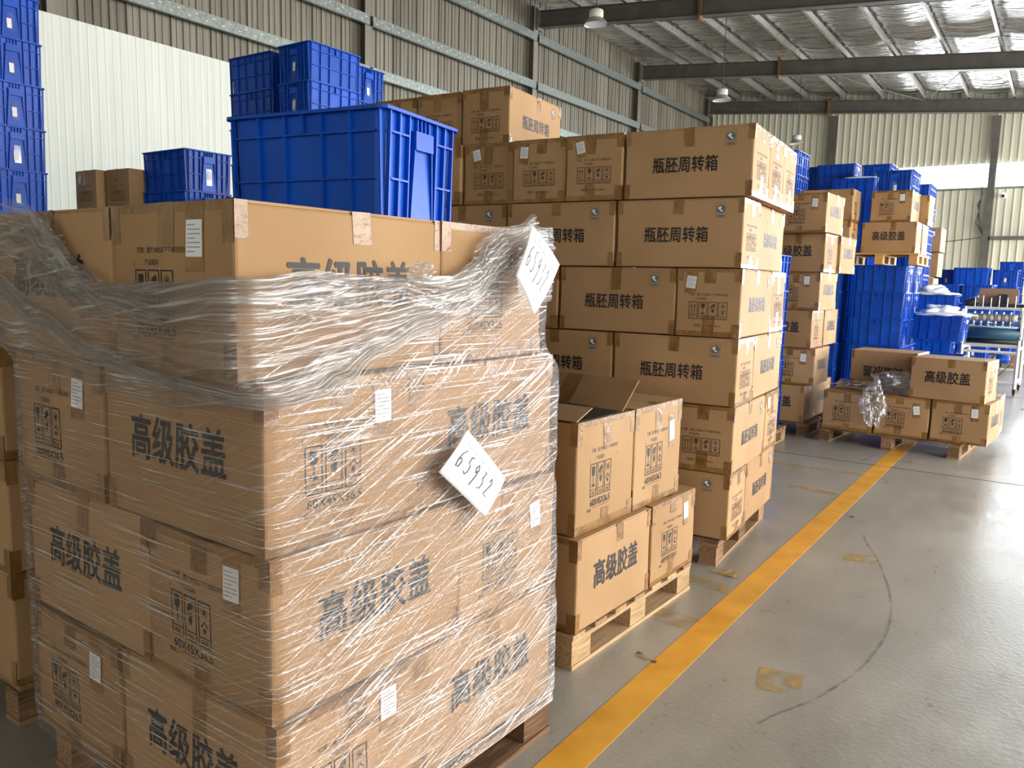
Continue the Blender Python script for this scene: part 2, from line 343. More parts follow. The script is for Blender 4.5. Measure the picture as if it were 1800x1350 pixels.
def roundbox(L, W, H, r, n, amp, seed):
    def ax(h, n): return [-h, -h+r]+[-h+r+(2*h-2*r)*i/n for i in range(1, n)]+[h-r, h]
    X, Y, Z = ax(L/2, n), ax(W/2, n), ax(H/2, n); mb = MB(); idx = {}
    def P(x, y, z):
        k = (round(x, 5), round(y, 5), round(z, 5))
        if k in idx: return idx[k]
        q = Vector((max(-L/2+r, min(L/2-r, x)), max(-W/2+r, min(W/2-r, y)), max(-H/2+r, min(H/2-r, z)))); d = Vector((x, y, z))-q
        if d.length > 1e-9: d = d.normalized()*r
        p = q+d; idx[k] = len(mb.v); mb.v.append(deform((p.x, p.y, p.z+H/2), L, W, H, amp, seed)); return idx[k]
    for s in (-1, 1):
        for A, B, fn in ((X, Y, lambda a, b: (a, b, s*H/2)), (X, Z, lambda a, b: (a, s*W/2, b)), (Y, Z, lambda a, b: (s*L/2, a, b))):
            for i in range(len(A)-1):
                for j in range(len(B)-1):
                    q = [P(*fn(A[i], B[j])), P(*fn(A[i+1], B[j])), P(*fn(A[i+1], B[j+1])), P(*fn(A[i], B[j+1]))]
                    mb.f.append(tuple(q))
    return mb
KIND = {'cap': (.592, .443, .360), 'pre': (.666, .331, .344)}
def build_carton_set(kind, seed, amp):
    L, W, H = KIND[kind]; a = (L, W, H, amp, seed); S = {}
    Hb = H-.005
    mb = roundbox(L, W, Hb, .007, 6, amp, seed); me = mb.mesh('carton_body', M['card'])
    bm = bmesh.new(); bm.from_mesh(me); bmesh.ops.recalc_face_normals(bm, faces=bm.faces); bm.to_mesh(me); bm.free(); S['body'] = me
    S['flap'] = []
    for s in (-1, 1):
        f = MB(); f.box(-L/2+.004, L/2-.004, .0015 if s > 0 else -W/2+.004, W/2-.004 if s > 0 else -.0015, Hb-.001, H)
        S['flap'].append(f.mesh('top_flap', M['card']))
    rnd = random.Random(seed*13+5); S['tape'] = []
    def strip(parts):
        for p in parts: S['tape'].append(p.mesh('packing_tape', M['tape'], True))
    tw = .030
    strip([sheet('T', -L/2, -tw, L/2, tw, 0, *a, .0009)])                                         # along the flap seam
    for f, ln in (('R', W), ('L', W)):
        u = rnd.uniform(-.02, .02); dn = rnd.uniform(.06, .13)
        strip([sheet(f, u-tw, H-dn, u+tw, H+.0005, rnd.uniform(-.06, .06), *a, .0010)])
        strip([sheet(f, u-tw, 0, u+tw, rnd.uniform(.05, .12), rnd.uniform(-.08, .08), *a, .0010)])
    for f in ('F', 'B'):
        u = rnd.uniform(-.03, .05); dn = rnd.uniform(.05, .12)
        strip([sheet(f, u-tw*.9, H-dn, u+tw*.9, H+.0005, rnd.uniform(-.05, .05), *a, .0010)])
    for f, ln in (('R', W), ('L', W)):                                                             # sealed edges of the short ends
        hh = rnd.uniform(.018, .03)
        strip([sheet(f, -ln/2, H-hh, ln/2, H, 0, *a, .0007), sheet(f, -ln/2, 0, ln/2, rnd.uniform(.018, .03), 0, *a, .0007)])
        hh = rnd.uniform(.05, .09)
        strip([sheet(f, -ln/2, H-hh, -ln/2+.035, H, 0, *a, .0012, 3), sheet(f, ln/2-.035, H-hh, ln/2, H, 0, *a, .0012, 3),
               sheet(f, ln/2-.04, 0, ln/2, rnd.uniform(.05, .08), 0, *a, .0012, 3)])
    strip([sheet(f, s*L/2-(.03 if s > 0 else 0), v0, s*L/2+(0 if s > 0 else .03), v0+.075, 0, *a, .0012, 3) for f in 'FB' for s in (-1, 1) for v0 in (0, H-.075)])
    if kind == 'cap':
        S['title'] = [decal('printed_title', M['ink'], art_cap_long(), f_, *a) for f_ in 'FB']; S['icons'] = [decal('shipping_symbols', M['ink'], art_cap_short(), f_, *a) for f_ in 'RL']
        S['mark'] = None
    else:
        S['title'] = [decal('printed_title', M['ink'], art_pre_long(), f_, *a) for f_ in 'FB']; S['icons'] = [decal('shipping_symbols', M['ink2'], art_pre_short(), f_, *a) for f_ in 'RL']
        d = art_mark(); d.v = [(x+L*.5-.115, y+H-.062) for x, y in d.v]; S['mark'] = [decal('quality_mark', M['inkblue'], d, f_, *a, .0013) for f_ in 'FB']
        d = art_mark2(); d.v = [(x+L*.5-.115, y+H-.060) for x, y in d.v]; S['mark2'] = [decal('mark_arrow', M['paper'], d, f_, *a, .0017) for f_ in 'FB']
    def label_at(face, u, v, rot, w=.052, h=.075, tapew=.06):
        out = []
        t = sheet(face, u-tapew/2, v-h*.9, u+tapew/2, v+h*.85, rot*.6, *a, .0014).mesh('label_tape', M['tape'], True)
        p = sheet(face, u-w/2, v-h/2, u+w/2, v+h/2, rot, *a, .0020).mesh('shipping_label', M['paper'], True)
        d = D2()
        for i in range(7): d.rect(-w*.4, h*.36-i*h*.12-.0012, w*(.4 if i % 3 else .1), h*.36-i*h*.12+.0012)
        d2 = D2(); d2.add(d.v, d.f, u, v, rot); ln = decal('label_print', M['paperline'], d2, face, *a, .0024)
        return t, p, ln
    if kind == 'cap':
        S['label'] = [label_at('R', .115, .275, .04), label_at('L', .115, .27, -.05), label_at('R', .12, .25, .12), label_at('L', .10, .285, .0)]
    else:
        S['label'] = [label_at('R', -.095, .275, -.06, .05, .062), label_at('L', -.10, .285, .03, .05, .062), label_at('R', -.08, .28, .2, .05, .062), label_at('L', -.09, .275, -.12, .05, .062)]
    return S
SETS = {'cap': [build_carton_set('cap', s, .006) for s in (1, 2, 3)], 'pre': [build_carton_set('pre', s, .004) for s in (4, 5, 6)]}
_cc = [0]
def carton(kind, label, x, y, z, rz, group, lab=1, detail=2, flip=False, tilt=(0, 0), open_top=False, variant=None, sc=None):
    """x, y, z is the centre of the base; the long side runs along local X"""
    L, W, H = KIND[kind]; i = _cc[0]; _cc[0] += 1
    S = SETS[kind][i % 3 if variant is None else variant]
    t = thing('cardboard_carton', label, 'carton', (x, y, z), rz+(pi if flip else 0), group)
    t.rotation_euler = (tilt[0], tilt[1], t.rotation_euler[2])
    if sc: t.scale = sc
    b = obj('carton_body', S['body'], t)
    if detail >= 1:
        if not open_top:
            for f in S['flap']: obj('top_flap', f, t)
        for j in (0, 1):
            obj('printed_title', S['title'][j], t); obj('shipping_symbols', S['icons'][j], t)
            if S['mark']: q = obj('quality_mark', S['mark'][j], t); obj('mark_arrow', S['mark2'][j], q)
    if detail >= 2:
        for k, me in enumerate(S['tape']):
            if open_top and k == 0: continue
            obj('packing_tape', me, t)
    elif detail == 1:
        for k in (1, 3, 5, 6, 7, 9): obj('packing_tape', S['tape'][k], t)
    if lab and detail >= 1:
        for j in ([0, 1] if i % 2 else [2, 3]):
            a, p, l = S['label'][j]
            obj('label_tape', a, t); q = obj('shipping_label', p, t); obj('label_print', l, q)
    return t

# ------------------------------------------------------------------ crates
CL, CW, CH = .62, .44, .318
def crate_meshes():
    tp = .010; S = {}
    def wall_x(z): return CL/2-.022-tp*(1-z/CH)
    def wall_y(z): return CW/2-.022-tp*(1-z/CH)
    r = .03
    def ring(z, ins):
        a, b = wall_x(z)-ins, wall_y(z)-ins; P = []
        for cx, cy, t0 in ((1, 1, 0), (-1, 1, 90), (-1, -1, 180), (1, -1, 270)):
            for k in range(4): t = R(t0+30*k); P.append((cx*(a-r)+r*cos(t), cy*(b-r)+r*sin(t), z))
        return P
    m = MB(); rings = [ring(0, 0), ring(CH, 0), ring(CH, .004), ring(.006, .004)]; n = 16
    for q in rings: m.v += q
    for i in range(3):
        for j in range(n): m.f.append((i*n+j, i*n+(j+1) % n, (i+1)*n+(j+1) % n, (i+1)*n+j))
    m.f.append(tuple(range(n))[::-1]); m.f.append(tuple(3*n+j for j in range(n)))
    S['shell'] = m.mesh('crate_shell', M['blue'])
    m = MB()                                             # rim: a flat flange with a small turned-down lip
    def rr(a, b, z): return [(cx*(a-r)+r*cos(R(t0+30*k)), cy*(b-r)+r*sin(R(t0+30*k)), z) for cx, cy, t0 in ((1, 1, 0), (-1, 1, 90), (-1, -1, 180), (1, -1, 270)) for k in range(4)]
    for q in (rr(CL/2-.026, CW/2-.026, CH-.001), rr(CL/2, CW/2, CH-.001), rr(CL/2, CW/2, CH-.010), rr(CL/2-.006, CW/2-.006, CH-.010), rr(CL/2-.006, CW/2-.006, CH-.005), rr(CL/2-.026, CW/2-.026, CH-.005)): m.v += q
    for i in range(5):
        for j in range(n): m.f.append((i*n+j, i*n+(j+1) % n, (i+1)*n+(j+1) % n, (i+1)*n+j))
    S['rim'] = m.mesh('rim', M['blue'])
    rb = MB(); d = .014; th = .0055
    zb, zm = CH*.80, CH*.41
    for s in (-1, 1):
        for z in (zb, zm, .004):                         # horizontal ribs
            y = wall_y(z); x = wall_x(z)
            rb.box(-x+.02, x-.02, min(s*y, s*(y+d)), max(s*y, s*(y+d)), z-th/2, z+th/2)
            for a, b in ((-y+.02, -.075), (.075, y-.02)): rb.box(min(s*x, s*(x+d)), max(s*x, s*(x+d)), a, b, z-th/2, z+th/2)
        for fx in (-.50, -.31, -.125, .125, .31, .50):   # vertical ribs of the long side
            x = fx*(CL-.06); y0, y1 = wall_y(0), wall_y(CH)
            rb.quad((x-th/2, s*(y0+d), 0), (x+th/2, s*(y0+d), 0), (x+th/2, s*(y1+d), CH-.006), (x-th/2, s*(y1+d), CH-.006))
            for e in (-th/2, th/2): rb.quad((x+e, s*y0, 0), (x+e, s*(y0+d), 0), (x+e, s*(y1+d), CH-.006), (x+e, s*y1, CH-.006))
        rb.box(-th/2, th/2, min(s*wall_y(CH), s*(wall_y(CH)+d)), max(s*wall_y(CH), s*(wall_y(CH)+d)), zb, CH-.006)
        for fy in (-.46, -.33, -.20, .20, .33, .46):
            y = fy*(CW-.05); x0, x1 = wall_x(0), wall_x(CH)
            rb.quad((s*(x0+d), y-th/2, 0), (s*(x0+d), y+th/2, 0), (s*(x1+d), y+th/2, CH-.006), (s*(x1+d), y-th/2, CH-.006))
            for e in (-th/2, th/2): rb.quad((s*x0, y+e, 0), (s*(x0+d), y+e, 0), (s*(x1+d), y+e, CH-.006), (s*x1, y+e, CH-.006))
        for k in range(4): y = -.033+.022*k; rb.box(min(s*wall_x(CH), s*(wall_x(CH)+.012)), max(s*wall_x(CH), s*(wall_x(CH)+.012)), y-.002, y+.002, CH*.86, CH-.006)
    S['ribs'] = rb.mesh('ribs', M['blue'])
    S['handle'] = []
    for s in (-1, 1):                                    # hand-hold: hood on top of a long tapering panel
        h = MB(); x0, x1 = wall_x(0), wall_x(CH)
        zt, zs = CH*.86, CH*.70
        h.box(min(s*x1-s*.002, s*(x1+.017)), max(s*x1-s*.002, s*(x1+.017)), -.05, .05, zs, zt)
        P = lambda y, z, o: (s*(wall_x(z)+o), y, z)
        wt, wb = .050, .066
        h.quad(P(-wt, zs, .003), P(wt, zs, .003), P(wb, .002, .014), P(-wb, .002, .014))
        for q in (-1, 1):
            h.quad(P(q*wt, zs, .0), P(q*wt, zs, .016), P(q*wb, .002, .016), P(q*wb, .002, 0))
            h.quad(P(q*wt, zs, .016), P(q*(wt-.004), zs, .016), P(q*(wb-.004), .002, .016), P(q*wb, .002, .016))
        S['handle'].append(h.mesh('hand_hold', M['blue']))
    S['label'] = []
    for s in (-1, 1):
        for v, (yy, zz) in enumerate(((0.0, .125), (-.012, .10))):
            g = MB(); o = .0165
            g.grid(1, 3, lambda a, b: (s*(wall_x(zz)+o+.0003-.003*b), yy-.017+.034*a, zz-.032+.07*b)); S['label'].append(g.mesh('paper_label', M['paper']))
        g = MB(); g.grid(1, 3, lambda a, b: (s*(wall_x(.1)+.0158-.004*b), -.024+.048*a, .05+.13*b)); S['label'].append(g.mesh('clear_pocket', M['cleartape']))
    for k in ('shell', 'rim', 'ribs'):
        bm = bmesh.new(); bm.from_mesh(S[k]); bmesh.ops.recalc_face_normals(bm, faces=bm.faces); bm.to_mesh(S[k]); bm.free()
    return S
CR = crate_meshes()
PITCH = .32
def crate(label, x, y, z, rz, group, lab=1, tilt=(0, 0), scale=1):
    """long side along local X, x y z the centre of the base"""
    t = thing('plastic_crate', label, 'crate', (x, y, z), rz, group); t.rotation_euler = (tilt[0], tilt[1], rz)
    obj('crate_shell', CR['shell'], t); obj('rim', CR['rim'], t); obj('ribs', CR['ribs'], t)
    for h in CR['handle']: obj('hand_hold', h, t)
    if lab:
        k = random.randint(0, 1)
        for j in (0, 3):
            q = obj('clear_pocket', CR['label'][j+2], t); obj('paper_label', CR['label'][j+k], q)
    if scale != 1: t.scale = (scale,)*3
    return t
ORD = ['topmost', 'second from the top', 'third from the top', 'fourth from the top', 'fifth from the top', 'sixth from the top', 'seventh from the top', 'eighth from the top', 'ninth from the top', 'tenth from the top', 'eleventh from the top']
def crate_tower(cx, cy, z0, n, where, rz=0., jit=.004, labs=1, pre='blue crate'):
    g = 'blue crates stacked '+where
    for k in range(n):
        o = n-1-k
        crate(f'{pre}, {ORD[o]} {where}', cx+random.uniform(-jit, jit), cy+random.uniform(-jit, jit), z0+k*PITCH, rz+random.uniform(-.006, .006), g, labs)

# ------------------------------------------------------------------ pallets
def bd(name, x0, x1, y0, y1, z0, z1, mt, parent):
    g = random.uniform(-.004, .004); m = MB(); c = ((x0+x1)/2, (y0+y1)/2, (z0+z1)/2)
    hx, hy, hz = (x1-x0)/2, (y1-y0)/2, (z1-z0)/2
    m.box(-hx, hx, -hy, hy, -hz, hz); me = m.mesh(name, mt)
    if hy > hx:                                          # grain runs along the longer side
        me = MB().box(-hy, hy, -hx, hx, -hz, hz).mesh(name, mt)
        return obj(name, me, parent, (c[0]+g, c[1], c[2]), (0, 0, pi/2))
    return obj(name, me, parent, (c[0], c[1]+g, c[2]))
def pallet(label, x, y, z, rz, L=1.06, W=1.06, nb=7, mt='wood', sz=1, group='wooden pallets under the goods'):
    """x, y, z the centre of its underside; deck boards along local X; skids under the deck along local Y, bottom boards along X"""
    t = thing('wooden_pallet', label, 'pallet', (x, y, z), rz, group); t.scale = (1, 1, sz); mt = M[mt]; H = .136; bw = .095
    for i in range(nb):
        yy = -W/2+bw/2+(W-bw)*i/(nb-1); bd('deck_board', -L/2, L/2, yy-bw/2+.003, yy+bw/2-.003, H-.018, H, mt, t)
    for i in range(3):
        xx = -L/2+.05+(L-.1)*i/2; bd('cross_board', xx-.048, xx+.048, -W/2, W/2, H-.036, H-.0185, mt, t)
        bd('bottom_board', xx-.048, xx+.048, -W/2, W/2, 0, .016, mt, t)
        for j in range(3):
            yy = -W/2+.07+(W-.14)*j/2; bd('block', xx-.045, xx+.045, yy-.068, yy+.068, .0165, H-.0365, mt, t)
    return t
PH = .137

# ================================================================== THE SETTING
FY = 30.8; XL = -12.0; XR = 7.4; YB = -8.0
def roofz(x): return 8.72-.090*(x+12)
fl = MB().box(XL-.4, XR+.4, YB-.4, FY+.5, -.12, 0).mesh('floor', M['concrete']); floor = obj('floor', fl, kind='structure')
obj('floor_joint', MB().box(XL, XR, 7.092, 7.108, -.01, .0008).mesh('floor_joint', M['joint']), floor)
obj('floor_joint', MB().box(XL, XR, 13.092, 13.105, -.01, .0008).mesh('floor_joint', M['joint']), floor)
yard = obj('yard_ground', MB().box(-60, 80, -60, 90, -.30, -.13).mesh('yard_ground', M['yard']), kind='structure')
# left wall --------------------------------------------------------
wl = obj('wall_left', MB().box(XL-.42, XL-.34, YB, FY+.3, 0, 9.0).mesh('wall_left', M['beam']), kind='structure')
def ribbed(pw, h, ribs, dep, nh=1):
    """one roll-formed sheet, facing +X, running along Y"""
    pts = [(0, 0)]
    for (c, wd, d) in ribs: pts += [(c-wd/2-.008, 0), (c-wd/2, d), (c+wd/2, d), (c+wd/2+.008, 0)]
    pts.append((pw, 0)); m = MB()
    for (y0, d0), (y1, d1) in zip(pts, pts[1:]): m.quad((d0*dep, y0, 0), (d1*dep, y1, 0), (d1*dep, y1, h), (d0*dep, y0, h))
    return m
pw = .744
up = ribbed(pw, 3.9, [(.02, .022, 1), (.13, .02, .35), (.25, .03, .7), (.37, .02, .35), (.50, .03, .7), (.62, .02, .35)], .030).mesh('wall_panel', M['panel'])
lo = ribbed(pw, 5.0, [(.012, .012, .5), (.15, .02, .3), (.27, .02, .3), (.39, .02, .3), (.51, .02, .3), (.63, .02, .3)], .010).mesh('liner_panel', M['liner'])
y = 6.48-pw*19
while y < FY:
    obj('wall_panel', up, wl, (XL-.30, y, 4.95))
    if y < 12.0: obj('liner_panel', lo, wl, (XL-.05, y, 0))
    else: obj('wall_panel', up, wl, (XL-.30, y, 1.06)).scale = (1, 1, 1)
    y += pw
for yc in (-6, .1, 6.05, 12.25, 18.4, 24.65, 30.75):
    m = MB(); m.box(XL-.29, XL-.10, yc-.004, yc+.004, 0, 8.6); m.box(XL-.10, XL-.09, yc-.1, yc+.1, 0, 8.6); m.box(XL-.29, XL-.28, yc-.1, yc+.1, 0, 8.6)
    obj('steel_column', m.mesh('steel_column', M['panel']), wl)
def girt(z, y0, y1):
    m = MB(); x = XL-.085; h = .19; t = .004
    m.box(x+.07, x+.07+t, y0, y1, z-h/2, z+h/2); m.box(x, x+.07, y0, y1, z-h/2, z-h/2+t); m.box(x, x+.07, y0, y1, z+h/2-t, z+h/2)
    g = obj('wall_girt', m.mesh('wall_girt', M['galv']), wl)
    p = MB(); yy = y0+.15; k = 0
    while yy < min(y1, 17):
        for dz in (-.03, .035): p.box(x+.07+t, x+.0765, yy+dz*2, yy+dz*2+.05, z+dz-.007, z+dz+.007)
        yy += .32
    if p.v: obj('punched_slots', p.mesh('punched_slots', M['paper']), g, kind='stuff')
for z in (5.58, 6.57, 7.78):
    for a, b in ((-5.9, .05), (.15, 6.0), (6.1, 12.2), (12.3, 18.35), (18.45, 24.6), (24.7, 30.7)): girt(z, a, b)
# far wall ----------------------------------------------------------
wf = obj('wall_far', MB().box(XL-.4, -5.6, FY+.35, FY+.42, 0, 9).box(-5.6, XR, FY+.35, FY+.42, 5.66, 9).box(-5.6, .9, FY+.35, FY+.42, 0, 4.86).box(5.9, XR, FY+.35, FY+.42, 0, 4.86).box(.9, 5.9, FY+.35, FY+.42, 4.6, 4.86).mesh('wall_far', M['beam']), kind='structure')
fpw = .90; ribsf = [(.03, .03, 1), (.255, .03, 1), (.48, .03, 1), (.705, .03, 1)]
x = XL-.3; i = 0
meshes = {}
def farpanel(x, z0, z1):
    k = round(z1-z0, 2)
    if k not in meshes: meshes[k] = ribbed(fpw, z1-z0, ribsf, .035).mesh('wall_panel', M['farpanel'])
    obj('wall_panel', meshes[k], wf, (x, FY+.30, z0), (0, 0, -pi/2))
while x < XR:
    if x+fpw < -5.2: farpanel(x, 0, 8.9)
    else:
        farpanel(x, 5.66, 8.5)
        if x+fpw/2 < .9 or x > 5.9: farpanel(x, 0, 4.86)
        else: farpanel(x, 4.5, 4.86)
    x += fpw
for xc in (-12.1, -7.42, -2.36, 3.0):
    z1 = roofz(xc)-.75; col = MB().box(xc-.10, xc+.10, FY-.02, FY-.01, 0, z1).box(xc-.10, xc+.10, FY+.19, FY+.2, 0, z1).box(xc-.004, xc+.004, FY-.01, FY+.19, 0, z1)
    obj('steel_column', col.mesh('steel_column', M['beam']), wf)
obj('steel_girt', MB().box(-2.3, XR, FY-.02, FY+.10, 3.14, 3.26).mesh('steel_girt', M['beam']), wf)
obj('window_sill', MB().box(-5.6, XR, FY+.24, FY+.34, 4.80, 4.87).mesh('window_sill', M['galv']), wf)
win = obj('window_1', MB().box(-5.6, XR, FY+.37, FY+.375, 4.86, 5.66).mesh('window_1', film_mat('polycarbonate', .12, .0, .6, (1, 1), 0, .3, (.95, .97, 1))), kind='structure')
# right side: an open bay between posts; rear wall with a wide door, both out of view
wr = obj('wall_right', MB().box(XR, XR+.2, YB, FY+.4, 5.0, 7.2).mesh('wall_right', M['farpanel']), kind='structure')
obj('wall_panel', MB().box(XR, XR+.2, YB, .6, 0, 5.0).mesh('wall_panel', M['farpanel']), wr)
for yc in (.6, 4.1, 10.2, 16.3, 22.4, 28.5, 30.9): obj('steel_column', MB().box(XR, XR+.2, yc-.1, yc+.1, 0, 5.0).mesh('steel_column', M['beam']), wr)
obj('wall_rear', MB().box(XL-.4, 1.4, YB-.2, YB, 0, 9).box(5.2, XR, YB-.2, YB, 0, 7.5).box(1.4, 5.2, YB-.2, YB, 4.6, 8.0).mesh('wall_rear', M['farpanel']), kind='structure')
# ceiling -------------------------------------------------------------
def foil(u, v):
    x = XL-.35+(XR-XL+.6)*u; y = YB-.2+(FY+.6-YB)*v
    s = abs(sin(pi*(x+10.85)/1.27))
    n = noise.noise(Vector((x*.8, y*3.2, 0)))*.030+noise.noise(Vector((x*2.5, y*9, 3)))*.012
    return (x, y, roofz(x)+.05-.07*s+n)
ce = obj('ceiling', MB().grid(190, 520, foil).mesh('ceiling', M['foil'], True), kind='structure')
obj('roof_sheet', MB().quad((XL-.6, YB-.6, roofz(XL-.6)+.25), (XR+.6, YB-.6, roofz(XR+.6)+.25), (XR+.6, FY+.6, roofz(XR+.6)+.25), (XL-.6, FY+.6, roofz(XL-.6)+.25)).mesh('roof_sheet', M['beam']), ce)
for k in range(15):
    x = -10.85+1.27*k
    if x > XR: break
    z = roofz(x); m = MB(); a = -.09
    for y0, y1 in ((YB, 12.3), (12.3, 18.5), (18.5, 24.7), (24.7, FY)):
        m = MB(); m.box(x-.003, x+.003, y0, y1-.01, z-.24, z-.03); m.box(x-.003, x+.065, y0, y1-.01, z-.243, z-.237); m.box(x-.065, x+.003, y0, y1-.01, z-.03, z-.024)
        obj('purlin', m.mesh('purlin', M['purlin']), ce)
def beam(yc, dep, fw=.11):
    m = MB(); x0, x1 = XL-.05, XR
    for za, zb, hw in ((-.27-dep, -.27-dep+.012, fw), (-.27-.012, -.27, fw), (-.27-dep, -.27, .005)):
        m.quad((x0, yc-hw, roofz(x0)+za), (x1, yc-hw, roofz(x1)+za), (x1, yc-hw, roofz(x1)+zb), (x0, yc-hw, roofz(x0)+zb))
        m.quad((x0, yc+hw, roofz(x0)+za), (x1, yc+hw, roofz(x1)+za), (x1, yc+hw, roofz(x1)+zb), (x0, yc+hw, roofz(x0)+zb))
        m.quad((x0, yc-hw, roofz(x0)+za), (x1, yc-hw, roofz(x1)+za), (x1, yc+hw, roofz(x1)+za), (x0, yc+hw, roofz(x0)+za))
        m.quad((x0, yc-hw, roofz(x0)+zb), (x1, yc-hw, roofz(x1)+zb), (x1, yc+hw, roofz(x1)+zb), (x0, yc+hw, roofz(x0)+zb))
    b = obj('roof_beam', m.mesh('roof_beam', M['beam']), ce)
    for xj in (-7.6, -.6):
        z = roofz(xj)-.27
        obj('splice_plate', MB().box(xj-.03, xj+.03, yc-fw-.02, yc+fw+.02, z-dep-.09, z+.10).mesh('splice_plate', M['rust'] if xj < -2 else M['beam']), b)
    obj('end_plate', MB().box(x0-.02, x0+.03, yc-fw-.02, yc+fw+.02, roofz(x0)-.3-dep-.03, roofz(x0)-.2).mesh('end_plate', M['galv']), b)
for yc, dep in ((.1, .45), (6.2, .45), (12.3, .45), (18.5, .42), (24.7, .42), (30.7, .42)): beam(yc, dep)
m = MB(); P0, P1, P2 = Vector((-6.6, 24.8, 7.75)), Vector((-4.4, 29.6, 7.55)), Vector((-2.6, 24.8, 7.4))
m.tube([P0, (P0+P1)/2-Vector((0, 0, .05)), P1], .012); m.tube([P1, (P1+P2)/2-Vector((0, 0, .05)), P2], .012)
obj('bracing_rod', m.mesh('bracing_rod', M['wire']), ce)
m = MB()
for yy in (14.5, 16.5, 20.5): m.tube([(x, yy, roofz(x)-.14) for x in (-11.5, -8, -4, 0)], .008)
obj('tie_rod', m.mesh('tie_rod', M['wire']), ce)

# ================================================================== floor markings
def interp0(T, s):
    import bisect
    k = [t[0] for t in T]; i = max(1, min(len(T)-1, bisect.bisect(k, s))); n = len(T)
    p = [T[max(0, min(n-1, j))][1] for j in (i-2, i-1, i, i+1)]; t = (s-T[i-1][0])/(T[i][0]-T[i-1][0])
    return .5*(2*p[1]+(p[2]-p[0])*t+(2*p[0]-5*p[1]+4*p[2]-p[3])*t*t+(3*p[1]-p[0]-3*p[2]+p[3])*t**3)
def flat(name, P, mt, z, label, cat, group=None, th=.0012):
    if mt in (M['wornyellow'], M['tyre']):
        m = MB(); m.v = [(x, y, .0012) for x, y in P]
        if name == 'tyre_mark': k = len(P)//2; m.f = [(i, i+1, 2*k-2-i, 2*k-1-i) for i in range(k-1)]
        else: m.f = [tuple(range(len(P)))]
        return tag(obj(name, m.mesh(name, mt)), label, cat, group)
    m = MB(); n = len(P); m.v = [(x, y, z) for x, y in P]+[(x, y, z+th) for x, y in P]; m.f = [tuple(range(n))[::-1], tuple(range(n, 2*n))]+[(i, (i+1) % n, n+(i+1) % n, n+i) for i in range(n)]
    return tag(obj(name, m.mesh(name, mt)), label, cat, group)
flat('floor_line', [(-1.19, -7), (-1.062, -7), (-1.062, 7.092), (-1.19, 7.092)], M['yellow'], .0, 'long yellow painted floor line along the aisle beside the pallets', 'floor line')
flat('floor_line', [(-1.19, 7.108), (-1.062, 7.108), (-1.062, 30), (-1.19, 30)], M['yellow'], .0, 'far piece of the yellow aisle line beyond the floor joint', 'floor line')
g = 'worn traces of old yellow paint'
flat('paint_trace', [(-2.6, 6.55), (-1.2, 6.62), (-1.2, 6.70), (-2.6, 6.64)], M['wornyellow'], .0, 'thin worn yellow stripe meeting the aisle line near the floor joint', 'paint trace', g)
flat('paint_trace', [(-2.6, 5.98), (-1.75, 6.02), (-1.75, 6.10), (-2.6, 6.06)], M['wornyellow'], .0, 'short worn yellow stripe left, in front of the longer one', 'paint trace', g)
flat('paint_trace', [(-1.56, 5.88), (-1.2, 5.85), (-1.2, 5.93), (-1.56, 5.97)], M['wornyellow'], .0, 'faint short yellow stripe touching the aisle line', 'paint trace', g)
flat('paint_trace', [(-2.2, 3.78), (-1.2, 3.60), (-1.2, 3.70), (-2.2, 3.90)], M['wornyellow'], .0, 'worn yellow stripe between the turnover box pallet and the aisle line', 'paint trace', g)
flat('paint_trace', [(-1.42, 3.12), (-1.19, 3.10), (-1.19, 3.24), (-1.40, 3.26)], M['wornyellow'], .0, 'worn yellow patch left of the aisle line beside the half empty pallet', 'paint trace', g)
flat('paint_trace', [(-.80, 2.78), (-.66, 2.84), (-.68, 3.0), (-.84, 2.96)], M['wornyellow'], .0, 'worn yellow blot right of the aisle line, nearest to the camera', 'paint trace', g)
flat('paint_trace', [(-.86, 4.45), (-.70, 4.50), (-.72, 4.65), (-.88, 4.6)], M['wornyellow'], .0, 'worn yellow blot right of the aisle line, farther off', 'paint trace', g)
arc = [(-.86, 5.0), (-.70, 4.55), (-.56, 4.05), (-.50, 3.6), (-.52, 3.2), (-.60, 2.85), (-.72, 2.55)]
arc = [(interp0([(b, a) for a, b in arc[::-1]], 2.55+2.45*(30-i)/30), 2.55+2.45*(30-i)/30) for i in range(31)]
P = [(x-.006, y) for x, y in arc]+[(x+.006, y) for x, y in arc[::-1]]
flat('tyre_mark', P, M['tyre'], .0, 'thin curved dark tyre mark on the open floor', 'tyre mark')
for i, (x, y) in enumerate(((-.98, 7.42), (-1.02, 5.35), (-.3, 2.0))):
    a = MB().tube([(x, y, .004), (x+.02, y+.01, .005), (x+.035, y, .004)], [.003, .005, .002], 5)
    tag(obj('debris', a.mesh('debris', M['brownplastic'])), ['small dark scrap on the floor before the low far pallet', 'small dark scrap on the edge of the yellow line', 'tiny dark scrap on the near open floor'][i], 'scrap', 'scraps on the floor')
a = MB().grid(8, 1, lambda u, v: (-1.27+.10*u, 2.76-.03*u+.018*v, .0035+.006*sin(u*7)+.003*v))
tag(obj('film_scrap', a.mesh('film_scrap', M['brownplastic'])), 'curled brown tape scrap on the floor by the half empty pallet', 'scrap')
a = MB().grid(6, 6, lambda u, v: (-1.36+.13*u, 3.82+.09*v, .004+.012*abs(noise.noise(Vector((u*4, v*4, 2))))))
tag(obj('film_scrap', a.mesh('film_scrap', M['wornyellow'])), 'crumpled pale film scrap on the floor at the corner of the turnover box pallet', 'scrap')

